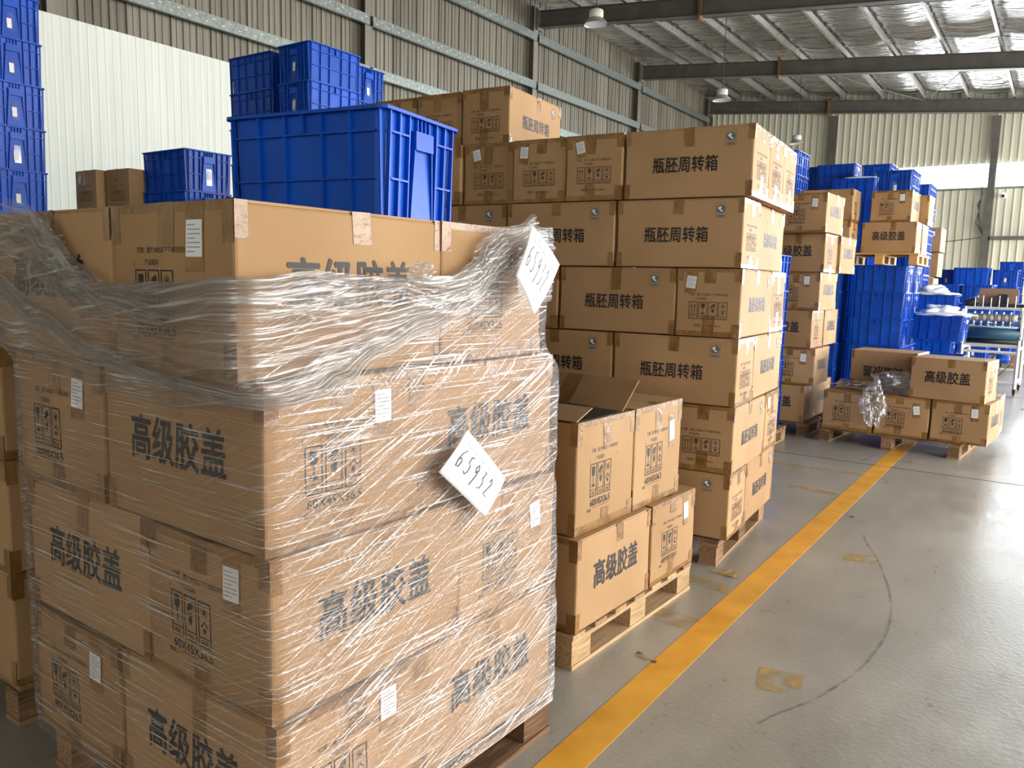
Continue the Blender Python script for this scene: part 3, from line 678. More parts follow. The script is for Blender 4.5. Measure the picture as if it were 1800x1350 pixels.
# ================================================================== goods
class Stack:
    """local frame: origin = corner nearest the aisle and the camera; a runs away from the aisle, b runs along it"""
    def __init__(s, x, y, deg): s.o = Vector((x, y)); t = R(deg); s.t = t; s.e1 = -Vector((cos(t), sin(t))); s.e2 = Vector((-sin(t), cos(t)))
    def at(s, a, b): p = s.o+s.e1*a+s.e2*b; return p.x, p.y
    def put(s, kind, a, b, z, deep, label, group, **k):
        """deep: the long side runs along b"""
        L, W, H = KIND[kind]; wa, wb = (W, L) if deep else (L, W)
        x, y = s.at(a+wa/2, b+wb/2); dr = k.pop('dr', 0)
        return carton(kind, label, x, y, z, s.t+(pi/2 if deep else 0)+R(dr), group, **k)
    def pallet(s, label, a0, a1, b0, b1, z=0, **k):
        x, y = s.at((a0+a1)/2, (b0+b1)/2); return pallet(label, x, y, z, s.t, a1-a0, b1-b0, **k)
HA, HB = .365, .350
# ---- film-wrapped pallet in front
S1 = Stack(-1.285, 1.035, -1.5)
S1.pallet('wooden pallet under the film-wrapped cartons in front', .0, 1.05, .01, 1.07, mt='wooddark')
rown = ['bottom row', 'second row up', 'third row up', 'top row']
G1 = 'bottle cap cartons wrapped in film'
A = .45; B = .60
for k in range(4):
    z = PH+.003+k*HA; P = (k in (1, 3)); da = {3: .05, 2: .018, 1: .004, 0: .0}[k]; db = {3: -.035, 2: -.005, 1: 0, 0: 0}[k]
    if P:
        spec = [(0, 0, True, 'near corner'), (A, 0, False, 'left'), (0, B, False, 'right'), (B, A, True, 'hidden rear corner')]
    else:
        spec = [(0, 0, False, 'near corner'), (B, 0, True, 'left'), (0, A, True, 'right'), (A, B, False, 'hidden rear corner')]
    for a, b, deep, w in spec:
        S1.put('cap', a*1.045+.009+da, b+db, z, deep, f'brown carton at the {w}, {rown[k]} of the film-wrapped pallet', G1, lab=1, flip=bool((k+len(w)) % 2), sc=(1.035, 1.03, 1))
# big crate on top
cx, cy = S1.at(.385+.31, .86+.22)
crate('large looking blue crate standing on top of the film-wrapped cartons', -2.076, 1.99, PH+.003+4*HA+.006, R(9), 'blue crates near the front', 0, scale=1.05).scale = (1.05, 1.05, 1.13)
# ---- stack to its left
S0 = Stack(-2.62, 1.10, -1)
S0.pallet('wooden pallet at the left picture edge, beside the film-wrapped one', 0, 1.05, 0, 1.07, mt='wooddark')
for k in range(4):
    z = PH+.003+k*HA
    if k % 2: sp = [(0, 0, True, 'near corner'), (A, 0, False, 'left side'), (0, B, False, 'rear')]
    else: sp = [(0, 0, False, 'near corner'), (0, A, True, 'rear')]
    for a, b, deep, wv in sp: S0.put('cap', a, b, z, deep, f'unwrapped carton at the {wv}, {rown[k]} of the stack at the left edge', 'unwrapped cartons at the left edge', lab=0, variant=k % 3)
# ---- half empty pallet behind
S2 = Stack(-1.40, 2.50, -2)
S2.pallet('pale wooden pallet carrying two rows of cartons, one carton open', .0, 1.08, -.01, 1.05)
G2 = 'bottle cap cartons on the half empty pallet'
z = PH+.003
S2.put('cap', .0, .0, z, True, 'large carton with black printing, bottom front, under the open carton', G2, lab=0, variant=0)
S2.put('cap', .0, .61, z, False, 'sagging carton with taped top, bottom row, right of the printed one', G2, lab=1, variant=1)
S2.put('cap', .455, .0, z, False, 'bottom row carton hidden at the rear of the half empty pallet', G2, lab=0)
S2.put('cap', .03, .02, z+HA, False, 'open carton with raised flaps on top of the large printed carton', G2, lab=0, open_top=True, variant=2, sc=(1, 1, 1.2))
S2.put('cap', .03, .475, z+HA, False, 'closed carton with white label right of the open one', G2, lab=1, variant=0, sc=(1, 1, 1.2))
def flap(stack, P, label):
    """P: four stack-frame corners (a, b, z)"""
    V = [Vector((*stack.at(a, b), z)) for a, b, z in P]; n = (V[1]-V[0]).cross(V[3]-V[0]).normalized()*.004
    m = MB(); m.v = [tuple(v) for v in V]+[tuple(v+n) for v in V]; m.f = [(3, 2, 1, 0), (4, 5, 6, 7), (0, 1, 5, 4), (1, 2, 6, 5), (2, 3, 7, 6), (3, 0, 4, 7)]
    return m, V, n
opn = [o for o in C.objects if o.get('label', '').startswith('open carton with raised')][0]
bpy.context.view_layer.update(); inv = opn.matrix_world.inverted()
zt = z+HA+.432
for P in ([(.62, .40, zt+.012), (.03, .36, zt+.004), (.03, .49, zt+.118), (.62, .50, zt+.118)], [(.62, .03, zt+.001), (.04, .03, zt+.001), (.07, .19, zt+.032), (.62, .19, zt+.030)]):
    m, V, n = flap(S2, P, ''); m.v = [tuple(inv @ Vector(v)) for v in m.v]; fo = obj('open_flap', m.mesh('open_flap', M['card']), opn)
    a0 = V[0].lerp(V[1], .42)+n*1.1; a1 = V[0].lerp(V[1], .55)+n*1.1; b0 = V[3].lerp(V[2], .42)+n*1.1; b1 = V[3].lerp(V[2], .55)+n*1.1
    e0 = V[0]+n*1.15; e1 = V[0].lerp(V[1], .05)+n*1.15; f0 = V[3]+n*1.15; f1 = V[3].lerp(V[2], .05)+n*1.15
    for Q in ((a0, a1, b1, b0), (e0, e1, f1, f0), [q-n*1.25 for q in (a0, a1, b1, b0)]):
        obj('flap_tape', MB().quad(*[inv @ q for q in Q]).mesh('flap_tape', M['tape']), fo)
# black sheet on the closed body, painting the shade inside the open carton
obj('mouth_shade', MB().box(-.27, .27, -.20, .20, .3575, .3585).mesh('mouth_shade', M['black']), opn)
# ---- tall stack of turnover boxes
S3 = Stack(-1.33, 3.945, 4.3)
S3.pallet('dark wooden pallet under the tall stack of turnover cartons', .04, 1.14, -.02, 1.02, mt='wooddark')
S3.pallet('wooden pallet under the left half of the tall turnover stack', 1.2, 2.3, 0, 1.05)
G3 = 'preform turnover cartons in the tall stack'
l_, w_ = .680, .342
RN = ['bottom row', 'fifth row from the top', 'fourth row from the top', 'third row from the top', 'second row from the top', 'top row']
rows = {  # k from bottom: list of (a, b, deep, word)
    0: [(0, 0, False, 'near right corner'), (l_, 0, False, 'front middle'), (2*l_, 0, False, 'front left'), (0, w_, True, 'right side rear')],
    1: [(0, 0, True, 'near right corner'), (w_, 0, True, 'front middle'), (2*w_, 0, False, 'front centre left'), (2*w_+l_, 0, False, 'front left'), (0, l_, False, 'right side rear')],
    2: [(0, 0, False, 'near right corner'), (l_, 0, False, 'front middle'), (2*l_, 0, False, 'front left'), (0, w_, True, 'right side rear')],
    3: [(0, 0, True, 'near right corner'), (w_, 0, False, 'front middle'), (w_+l_, 0, True, 'front centre left'), (2*w_+l_, 0, False, 'front left'), (0, l_, False, 'right side rear')],
    4: [(0, 0, False, 'near right corner'), (l_, 0, False, 'front middle'), (2*l_, 0, False, 'front left'), (.02, w_+.03, True, 'right side rear')],
    5: [(0, 0, False, 'near right corner'), (l_, 0, True, 'second in front'), (l_+w_, 0, True, 'third in front'), (l_+2*w_, .015, True, 'fourth in front'), (l_+3*w_, 0, True, 'front left'),
        (0, w_+.004, False, 'right side middle'), (0, 2*w_-.006, False, 'right side rear')]}
for k, sp in rows.items():
    j = {5: -.02, 4: .012, 3: 0, 2: 0, 1: -.003, 0: 0}[k]
    for n_, (a, b, deep, wv) in enumerate(sp):
        S3.put('pre', a+j+random.uniform(0, .004), b+random.uniform(-.006, .006), PH+.003+k*HB, deep, f'turnover carton at the {wv}, {RN[k]} of the tall stack', G3,
               lab=int((k == 5 and deep) or (k == 3 and deep) or (k in (2, 1) and not deep and n_ > 2)), flip=(k % 2 == 1) if not deep else (k == 5), dr=random.uniform(-.5, .5))
z7 = PH+.003+6*HB
for n_, a in enumerate((1.46, 1.81, 2.16, 2.51)):
    S3.put('pre', a, .16+.015*n_, z7, True, ['upper carton with lit right side', 'upper carton next to the lit one', 'upper carton third from the right', 'upper carton fourth from the right'][n_]+' lying on the tall turnover stack', G3, lab=0, variant=n_ % 3)
# ---- thin blue tower seen right behind the tall stack
S3.o = Vector((-1.33, 3.945))
xt, yt = -2.10-.22, 7.55+.31-.05
pallet('wooden pallet under the slim tower of crates behind the turnover stack', -2.50, 7.33, 0, 0, .8, .8)
crate_tower(-2.345, 7.35, PH+.002, 5, 'in the slim tower behind the turnover cartons', pi/2)
# ---- cap carton column behind that
S5 = Stack(-1.98, 7.98, 0)
S5.pallet('wooden pallet under the leaning column of bottle cap cartons', .0, 1.05, .02, 1.08, mt='wooddark')
G5 = 'bottle cap cartons in the leaning column'
R5 = ['bottom row', 'fifth row', 'fourth row', 'third row', 'second row', 'top row']
lean = {5: -.10, 4: -.07, 3: -.05, 2: .01, 1: -.03, 0: .04}
for k in range(6):
    z = PH+.003+k*HA; a0 = lean[k]
    sp = [(0, 0, True, 'right front'), (A, 0, False, 'left')] if k in (1, 3, 5) else [(0, 0, False, 'right front'), (0 if k != 4 else -.04, A+.01, True, 'rear'), (B, 0, True, 'left')]
    for n_, (a, b, deep, wv) in enumerate(sp):
        S5.put('cap', a0+a, b+{5: -.15, 4: .0, 3: 0, 2: 0, 1: .02, 0: 0}[k], z, deep, f'carton at the {wv}, {R5[k]} of the leaning column behind the turnover stack', G5, lab=int(deep or k == 1), dr=random.uniform(-2, 2), detail=2)
# ---- low far pallet across the yellow line
S8 = Stack(-.43, 7.83, -2)
pallet('weathered pallet lying across the end of the yellow line', -1.20, 8.36, 0, R(-4), 1.20, 1.0, mt='wooddark')
G8 = 'cartons on the low far pallet'
z = PH+.003
S8.put('cap', .0, .0, z, True, 'right carton in the bottom row of the low far pallet, white label', G8, lab=1, dr=-3, variant=0, flip=True)
S8.put('cap', .475, .0, z, True, 'middle carton in the bottom row of the low far pallet, under the bag', G8, lab=1, variant=1, flip=True)
S8.put('cap', .935, -.01, z, True, 'left carton in the bottom row of the low far pallet', G8, lab=0, variant=2, flip=True)
S8.put('cap', .0, .61, z, False, 'hidden rear carton in the bottom row of the low far pallet', G8, lab=0)
S8.put('cap', .66, .61, z, False, 'hidden rear left carton in the bottom row of the low far pallet', G8, lab=0)
S8.put('cap', .04, -.02, z+HA, False, 'upright printed carton on the right end of the low far pallet', G8, lab=1, dr=-5, variant=0)
q = S8.put('cap', .66, .42, z+HA, False, 'carton with upside-down print behind the clear bag', G8, lab=0, dr=-3, variant=1)
q.rotation_euler = (pi, 0, q.rotation_euler[2]); q.location.z += KIND['cap'][2]; q.location.x += 0
def blob(name, cx, cy, cz, rx, ry, rz, seed, mt, amp=.35, nu=26, nv=16, fr=2.3, droop=None):
    m = MB()
    def fn(u, v):
        t, p = 2*pi*u, pi*(v-.5); d = Vector((cos(p)*cos(t), cos(p)*sin(t), sin(p))); k = 1+amp*noise.noise(d*fr+Vector((seed, 0, 0)))+amp*.3*noise.noise(d*fr*3+Vector((0, seed, 0)))
        x, y, z = d.x*rx*k, d.y*ry*k, d.z*rz*k
        return (cx+x, cy+y, cz+z)
    m.grid(nu, nv, fn); me = m.mesh(name, mt, mt is M['whitebag']); uv = me.uv_layers.new(name='UVMap')
    for l in me.loops: co = me.vertices[l.vertex_index].co; uv.data[l.index].uv = (co.x+co.y, co.z)
    return me
bag = thing('clear_bag', 'crumpled clear plastic bag hanging over the low far pallet cartons', 'plastic bag', (-1.25, 7.90, .51))
obj('bag_body', blob('bag_body', .07, .12, .085, .26, .19, .10, 3, M['bag'], .5), bag)
obj('bag_tail', blob('bag_tail', -.10, -.125, -.10, .10, .05, .19, 8, M['bag'], .5), bag)
obj('bag_sheet', blob('bag_sheet', -.28, .22, .035, .24, .2, .035, 5, M['bag'], .5), bag)

# ---- far blue towers and cartons
crate_tower(-1.87, 10.72, PH+.003, 5, 'in the neat tower behind the low far pallet', 0, .003, 0)
pallet('pallet under the neat blue tower behind the low far pallet', -1.87, 10.72, 0, 0, .9, .6)
crate_tower(-2.61, 10.72, PH+.003, 5, 'in the tower left of the neat one', 0, .003, 0)
pallet('pallet under the tower left of the neat blue one', -2.70, 10.72, 0, 0, .7, .6)
crate_tower(-1.86, 11.28, PH+.003, 5, 'in the tower behind the neat one', 0, .003, 1)
zp = PH+.003+5*PITCH+.004
pallet('orange wooden pallet raised on top of the neat blue tower', -1.88, 10.86, zp, 0, .84, .90, 6, 'woodnew')
zc = zp+PH
G7 = 'cartons on the raised orange pallet'
carton('cap', 'printed carton in the lower row on the raised orange pallet', -1.805, 10.66, zc, R(1), G7, lab=0)
carton('cap', 'plain carton in the upper row on the raised orange pallet, white label', -1.80, 10.75, zc+HA, pi/2, G7, lab=1, flip=True)
carton('cap', 'rear carton in the lower row on the raised orange pallet', -1.80, 11.13, zc, 0, G7, lab=0)
carton('cap', 'rear carton in the upper row on the raised orange pallet', -1.78, 11.32, zc+HA, 0, G7, lab=0)
crate('blue crate with white label on top of the raised upper cartons', -1.90, 11.42, zc+2*HA-.002, pi/2, 'blue crates far back', 1)
crate_tower(-1.93, 13.2, .07, 9, 'in the tower behind the raised cartons', pi/2, .003, 0)
# shaded cartons left of them, on the next blue tower
pallet('orange pallet on the blue tower left of the neat one', -2.65, 10.62, zp, 0, .64, .90, 6, 'woodnew')
for k in range(2):
    carton('cap', f'shaded carton in the {["lower", "upper"][k]} row left of the raised printed carton', -2.45, 10.28+.03*k, zc+k*HA, 0, 'shaded raised cartons', lab=0)

# high blue towers
crate_tower(-3.45, 11.92, .14, 10, 'in the tall tower beside the turnover stack', pi/2, .004, 1)
pallet('pallet under the tall tower right of the turnover stack', -3.45, 11.92, 0, 0, .7, .7)
crate_tower(-3.29, 14.25, .26, 10, 'in the dark high tower against the far wall', 0, .004, 0)
crate_tower(-3.80, 14.5, .26, 10, 'in the slim tower beside the dark high one', pi/2, .004, 0)
for xx, wv in ((-3.29, 'dark high tower'), (-3.82, 'slim tower beside the dark high one')):
    for q in (0, 1): pallet(f'{["lower", "upper"][q]} of two pallets under the {wv}', xx, 14.36, .13*q, 0, .52, .7, sz=.94, group='far tower base pallets')
crate_tower(-2.66, 12.62, PH, 9, 'in the wide tower filled with a white bag', 0, .004, 0)
pallet('pallet under the wide tower topped by a white bag', -2.66, 12.62, 0, 0, .66, .5)
crate_tower(-2.56, 13.72, PH, 10, 'in the labelled tower against the far wall', pi/2, .004, 1)
pallet('pallet under the labelled tower against the far wall', -2.56, 13.72, 0, 0, .5, .66)
wb = thing('white_bag', 'white plastic bag showing over the rim of the wide high crate', 'plastic bag', (-2.62, 12.62, PH+9*PITCH+.01), 0, 'white bags in the crates'); obj('bag_folds', blob('bag_folds', 0, 0, .0, .24, .12, .035, 4, M['whitebag']), wb)
# far narrow cartons
pallet('pallet under the far narrow carton column', -1.86, 14.1, 0, 0, .5, .7)
for k in range(6):
    carton('cap', f'carton {["at the bottom", "second up", "third up", "fourth up", "next to the top", "at the top"][k]} of the sunlit narrow column far back', -1.92+(0 if k != 4 else .04)+(.05 if k == 5 else 0), 14.1, PH+.003+k*(HA+.015), pi/2, 'far narrow carton column', lab=1, detail=1)
# crates with bags
crate_tower(-1.28, 11.45, .02, 2, 'under the tilted crate with the white bag', 0, .01, 0)
crate('tilted blue crate with a white bag, left of the roller machine', -1.30, 11.42, .84, R(-4), 'bag-lined crates', 0, (0, R(2.5)))
crate_tower(-1.53, 12.72, .11, 4, 'in the bag-topped tower behind the tilted crate', 0, .005, 0)
pallet('pallet under the bag-topped tower', -1.53, 12.72, -.02, 0, .64, .5)
for i, (x, y, z, rx, lb) in enumerate(((-1.27, 11.42, 1.16, .30, 'white bag spilling over the tilted crate beside the machine'), (-1.55, 12.70, 1.41, .29, 'white bag heaped on the crate tower behind the tilted crate'))):
    b_ = thing('white_bag', lb, 'plastic bag', (x, y, z), 0, 'white bags in the crates')
    obj('bag_heap', blob('bag_heap', -.02, 0, .035, rx*.7, .16, .075, i+2, M['whitebag'], .6, 40, 22, 1.8), b_); obj('bag_hem', blob('bag_hem', 0, -.06, .0, rx+.05, .20, .030, i+7, M['whitebag'], .3, 40, 14, 2.4), b_)
obj('bag_tail', blob('bag_tail', .30, -.15, -.28, .035, .03, .07, 12, M['whitebag'], .5), b_)
# rows of crates at the far right
for (x, y, n, wv, rz, base) in ((-.95, 19.2, 6, 'in the labelled tower at the right picture edge', pi/2, .14), (-.45, 19.3, 6, 'in the tower cut by the right edge', pi/2, .14), (-1.52, 17.7, 5, 'in the wide tower behind the machine', 0, .30), (-.97, 17.95, 5, 'in the narrow tower behind the machine', pi/2, .27),
        (-1.99, 18.2, 5, 'in the far tower left of the machine', pi/2, .27), (-1.72, 15.8, 4, 'in the nearer tower left of the machine', pi/2, .29), (-1.22, 15.8, 4, 'in the labelled tower directly behind the machine', pi/2, .29), (-2.3, 16.2, 4, 'in the tower behind the white bags', pi/2, .29)):
    if base > .2:
        pallet(f'upper pallet of the base {wv}'.replace('in the', 'of the'), x, y, base-.14, 0, .6, .6, group='far pallets'); 
        if base > .26: pallet(f'lower pallet of the base {wv}'.replace('in the', 'of the'), x, y, 0, 0, .6, .6, group='far pallets')
    else: pallet(f'pallet base {wv}'.replace('in the', 'of the'), x, y, 0, 0, .6, .6, group='far pallets')
    crate_tower(x, y, base, n, wv, rz, .004, 1)
# ---- left background
def leftcrates():
    G = 'blue crates in the background'
    # tower at left edge, short side towards the aisle
    zb = .28
    for yy, wv in ((3.02, 'in the tall tower at the left picture edge'),):
        crate_tower(-6.96, yy, zb, 11, wv, 0, .006, 1)
    pallet('lower pallet under the tall left edge tower', -7.1, 3.0, 0, 0, .9, .6); pallet('upper pallet under the tall left edge tower', -7.1, 3.0, .14, 0, .9, .6)
    # high group behind the big crate
    zb = .24
    for (x, y, rz, n, wv) in ((-5.71, 5.17, pi/2, 10, 'in the lit tower of the high group'), (-6.36, 5.12, 0, 10, 'in the shaded left high tower'), (-6.02, 5.80, 0, 10, 'in the right rear high tower')):
        crate_tower(x, y, zb, n, wv, rz, .004, 1)
    for (x, y, wv) in ((-5.72, 5.17, 'lit tower of the high group'), (-6.36, 5.12, 'shaded left high tower'), (-6.02, 5.85, 'right rear high tower')):
        for q in (0, 1): pallet(f'{["lower", "upper"][q]} of two low pallets under the {wv}', x, y, .12*q, 0, .56, .5, sz=.865, group='high group base pallets')
    crate_tower(-6.07, 4.05, PH+.003+.04, 7, 'in the lone tower left of the big crate', 0, .004, 1)
    pallet('pallet under the lone tower left of the big crate', -6.07, 4.05, .04, 0, .7, .6)
    crate_tower(-5.35, 4.32, PH+.003, 6, 'in the low tower before the lone one', 0, .004, 1)
    pallet('pallet under the low tower before the lone one', -5.35, 4.32, 0, 0, .7, .6)
    pallet('pallet under the dim cartons at the left rear', -6.75, 4.0, 0, 0, .7, .7)
leftcrates()
for k in range(6):
    zz = PH+.003+k*.36
    w5 = ['at the bottom', 'second up', 'third up', 'fourth up', 'next to the top', 'at the top'][k]
    carton('pre', f'dim brown carton {w5} of the left rear pair, left one', -6.90, 3.98, zz, pi/2, 'dim cartons at the left rear', lab=1, detail=1)
    carton('pre', f'dim brown carton {w5} of the left rear pair, right one', -6.545, 4.05, zz, pi/2+.03, 'dim cartons at the left rear', lab=0, detail=1)
for k in range(5):
    carton('cap', f'low carton {["at the bottom", "second up", "in the middle", "next to the top", "at the top"][k]} of the column behind the left edge tower', -7.75, 4.1, .003+k*.38, 0, 'low cartons at the left rear', lab=0, detail=1)

# ================================================================== stretch film
HEM = [(-1.14, 1.56), (-1.061, 1.567), (-.858, 1.590), (-.709, 1.574), (-.606, 1.471), (-.504, 1.419), (-.334, 1.423), (-.16, 1.426), (.0, 1.440), (.135, 1.455), (.261, 1.449), (.44, 1.451), (.607, 1.451), (.679, 1.481), (.72, 1.558), (.793, 1.589), (.912, 1.605), (1.0, 1.60), (1.073, 1.591)]
ROPE = [(-1.14, 1.44), (-1.012, 1.408), (-.763, 1.327), (-.491, 1.26), (-.255, 1.221), (-.088, 1.208), (.0, 1.203), (.102, 1.212), (.194, 1.236), (.329, 1.29), (.481, 1.338), (.653, 1.407), (.796, 1.5), (.954, 1.595)]
def interp(T, s):
    if s <= T[0][0]: return T[0][1]
    for (a, b), (c, d) in zip(T, T[1:]):
        if s <= c: t = (s-a)/(c-a); t = t*t*(3-2*t); return b+(d-b)*t
    return T[-1][1]
def peri(s, off, z=1.5):
    """point of the stack outline: s<0 left face, s>0 right face, going on around the back; off = distance outwards"""
    P = 1.052; k_ = min(1, max(0, (z-1.18)/.09)); k_ = k_*k_*(3-2*k_); da, db = .018*min(1, max(0, (z-.42)/.45))+.030*k_, -.035*k_; Q = 1.09
    s0 = (s+Q) % (2*P+2*Q)-Q
    if -Q <= s0 < 0: a, b, na, nb = -s0, 0, 0, -1
    elif s0 < P: a, b, na, nb = 0, s0, -1, 0
    elif s0 < P+Q: a, b, na, nb = s0-P, P, 0, 1
    else: a, b, na, nb = Q, 2*P+Q-s0, 1, 0
    for ca, cb in ((0, 0), (0, P), (Q, P), (Q, 0)):           # rounded corners
        d = Vector((a-ca, b-cb))
        if d.length < .02:
            n = Vector((na, nb)); o = Vector(((-1 if ca == 0 else 1), (-1 if cb == 0 else 1))).normalized(); t = 1-d.length/.02
            n = n.lerp(o, t*.98).normalized(); na, nb = n.x, n.y
    a += da; b += db
    x, y = S1.at(a+na*off, b+nb*off); return x, y
def with_uv(me, UV):
    uv = me.uv_layers.new(name='UVMap')
    for l in me.loops: uv.data[l.index].uv = UV[l.vertex_index]
    return me
film = thing('stretch_film', 'clear plastic stretch film wound around the front pallet, top edge bunched loose', 'plastic film', (*S1.at(.5, .5), PH))
org = Vector(film.location)
def sheetfilm(name, s0, s1, ns, nt, zf, off, mt):
    V, UV, Fc = [], [], []
    for j in range(nt+1):
        for i in range(ns+1):
            s = s0+(s1-s0)*i/ns; t = j/nt; z = zf(s, t); o = off(s, z, t); x, y = peri(s, o, z)
            V.append((x-org.x, y-org.y, z-org.z)); UV.append((s, z))
    for j in range(nt):
        for i in range(ns): a = j*(ns+1)+i; Fc.append((a, a+1, a+ns+2, a+ns+1))
    me = bpy.data.meshes.new(name); me.from_pydata(V, [], Fc); me.materials.append(mt)
    for p in me.polygons: p.use_smooth = True
    with_uv(me, UV); return obj(name, me, film)
def off_main(s, z, t):
    row = ((z-PH) % HA)/HA; pinch = .004*(1-min(1, min(row, 1-row)*8))
    return .023-pinch+.004*noise.noise(Vector((s*6, z*14+s*4, 0)))+.003*noise.noise(Vector((s*3, z*40, 5)))
sheetfilm('film_sheet', -1.09, 3.23, 300, 70, lambda s, t: .12+(min(interp(HEM, s) if -1.06 < s < 1.06 else 1.56, 1.62)-.12)*t, off_main, M['film'])
def off_fold(s, z, t):
    r = .012*abs(sin(t*16+3*noise.noise(Vector((s*2.2, t*1.5, 1)))+s*3))+.008*abs(noise.noise(Vector((s*3+t*6, t*22, 2))))
    return .034+.018*sin(pi*t)+r
def zfold(s, t): a, b = interp(ROPE, s), interp(HEM, s)+.004; return a+(b-a)*t
sheetfilm('loose_fold', -1.10, .90, 190, 40, zfold, off_fold, M['filmfold'])
def off_fold2(s, z, t): return .052+.012*abs(sin(t*9+2*noise.noise(Vector((s*3, t, 7)))))
sheetfilm('loose_fold', -.85, .68, 150, 16, lambda s, t: interp(HEM, s)-.10*(.6+.8*abs(noise.noise(Vector((s*2.5, 0, 9)))))*(1-t)+.006, off_fold2, M['filmfold'])
def strand(name, path, r0, seed, mt=M['filmrope'], wob=.010, n=60, offb=.045):
    m = MB(); pts, rs = [], []
    s0, s1 = path[0][0], path[-1][0]
    for i in range(n+1):
        s = s0+(s1-s0)*i/n; z = interp(path, s)+wob*noise.noise(Vector((s*7, seed, 0))); o = offb+wob*noise.noise(Vector((s*7, seed, 4)))
        x, y = peri(s, o, z); pts.append((x-org.x, y-org.y, z-org.z)); rs.append(r0*(.75+.5*abs(noise.noise(Vector((s*9, seed, 8))))))
    m.tube(pts, rs, 7); me = m.mesh(name, mt, True); with_uv(me, [(i/7/n*2, (i % 7)*.01) for i in range(len(me.vertices))]); return obj(name, me, film)
def ribbon(name, path, wf, pleats, amp, seed, base=.036, n=110, nv=26, mt=M['filmrope']):
    s0, s1 = path[0][0], path[-1][0]; V, UV, Fc = [], [], []
    for j in range(nv+1):
        v = j/nv
        for i in range(n+1):
            u = i/n; s = s0+(s1-s0)*u; wd = wf(u); z = interp(path, s)+(v-.5)*wd
            ph = v*pleats*pi+1.3*noise.noise(Vector((u*3, v*1.2, seed)))
            o = base+amp*abs(sin(ph))*(sin(pi*v)**.5)+amp*.4*noise.noise(Vector((u*14, v*9, seed)))
            x, y = peri(s, o, z); V.append((x-org.x, y-org.y, z-org.z)); UV.append((s, v*wd*1.6+seed))
    for j in range(nv):
        for i in range(n): a = j*(n+1)+i; Fc.append((a, a+1, a+n+2, a+n+1))
    me = bpy.data.meshes.new(name); me.from_pydata(V, [], Fc); me.materials.append(mt)
    for p in me.polygons: p.use_smooth = True
    with_uv(me, UV); return obj(name, me, film)
ribbon('film_rope', ROPE, lambda u: .036+.055*max(0, u-.55)/.45+.03*max(0, .45-u)/.45, 5, .020, 3.1)
ribbon('film_rope', [(s, z-.004) for s, z in ROPE], lambda u: .022+.01*u, 3, .016, 7.7, .048)
ribbon('film_fan', [(.06, 1.222), (.25, 1.285), (.50, 1.355), (.75, 1.44), (1.05, 1.50)], lambda u: .03+.19*u, 9, .012, 12.1, .030, mt=M['filmfold'])
ribbon('film_fan', [(-1.13, 1.34), (-.9, 1.29), (-.6, 1.225), (-.3, 1.19), (-.03, 1.192)], lambda u: .20-.17*u, 8, .011, 15.4, .028, mt=M['filmfold'])
ribbon('film_hem', [(s, z-.008) for s, z in HEM[1:-1]], lambda u: .026, 2, .012, 21.0, .046, 160, 12, M['filmfold'])
ribbon('film_bunch', [(-.90, 1.575), (-.78, 1.56), (-.66, 1.49), (-.54, 1.43), (-.40, 1.385), (-.18, 1.36)], lambda u: .10-.055*u, 4, .026, 31.0, .044)
ribbon('film_bunch', [(-1.10, 1.52), (-.95, 1.54), (-.80, 1.50), (-.66, 1.42), (-.50, 1.36)], lambda u: .11-.05*u, 4, .022, 37.0, .040, mt=M['filmfold'])
ribbon('film_bunch', [(.52, 1.425), (.64, 1.445), (.74, 1.49), (.84, 1.535), (.93, 1.56)], lambda u: .05+.08*u, 5, .024, 41.0, .044)
strand('film_crease', [(-1.05, 1.30), (-.6, 1.235), (-.2, 1.19), (-.03, 1.185)], .0022, 44, wob=.006, offb=.030)
strand('film_crease', [(.03, 1.19), (.4, 1.30), (.8, 1.42), (1.0, 1.47)], .0022, 46, wob=.006, offb=.030)
me = blob('film_knot', 0, 0, 0, .030, .030, .022, 6, M['filmrope'], .6); x, y = peri(.425, .085); obj('film_knot', me, film, (x-org.x, y-org.y, 1.462-org.z))
me = blob('film_knot', 0, 0, 0, .03, .03, .02, 9, M['filmrope'], .6); x, y = peri(1.045, .02); obj('film_knot', me, film, (x-org.x, y-org.y, .34-org.z))

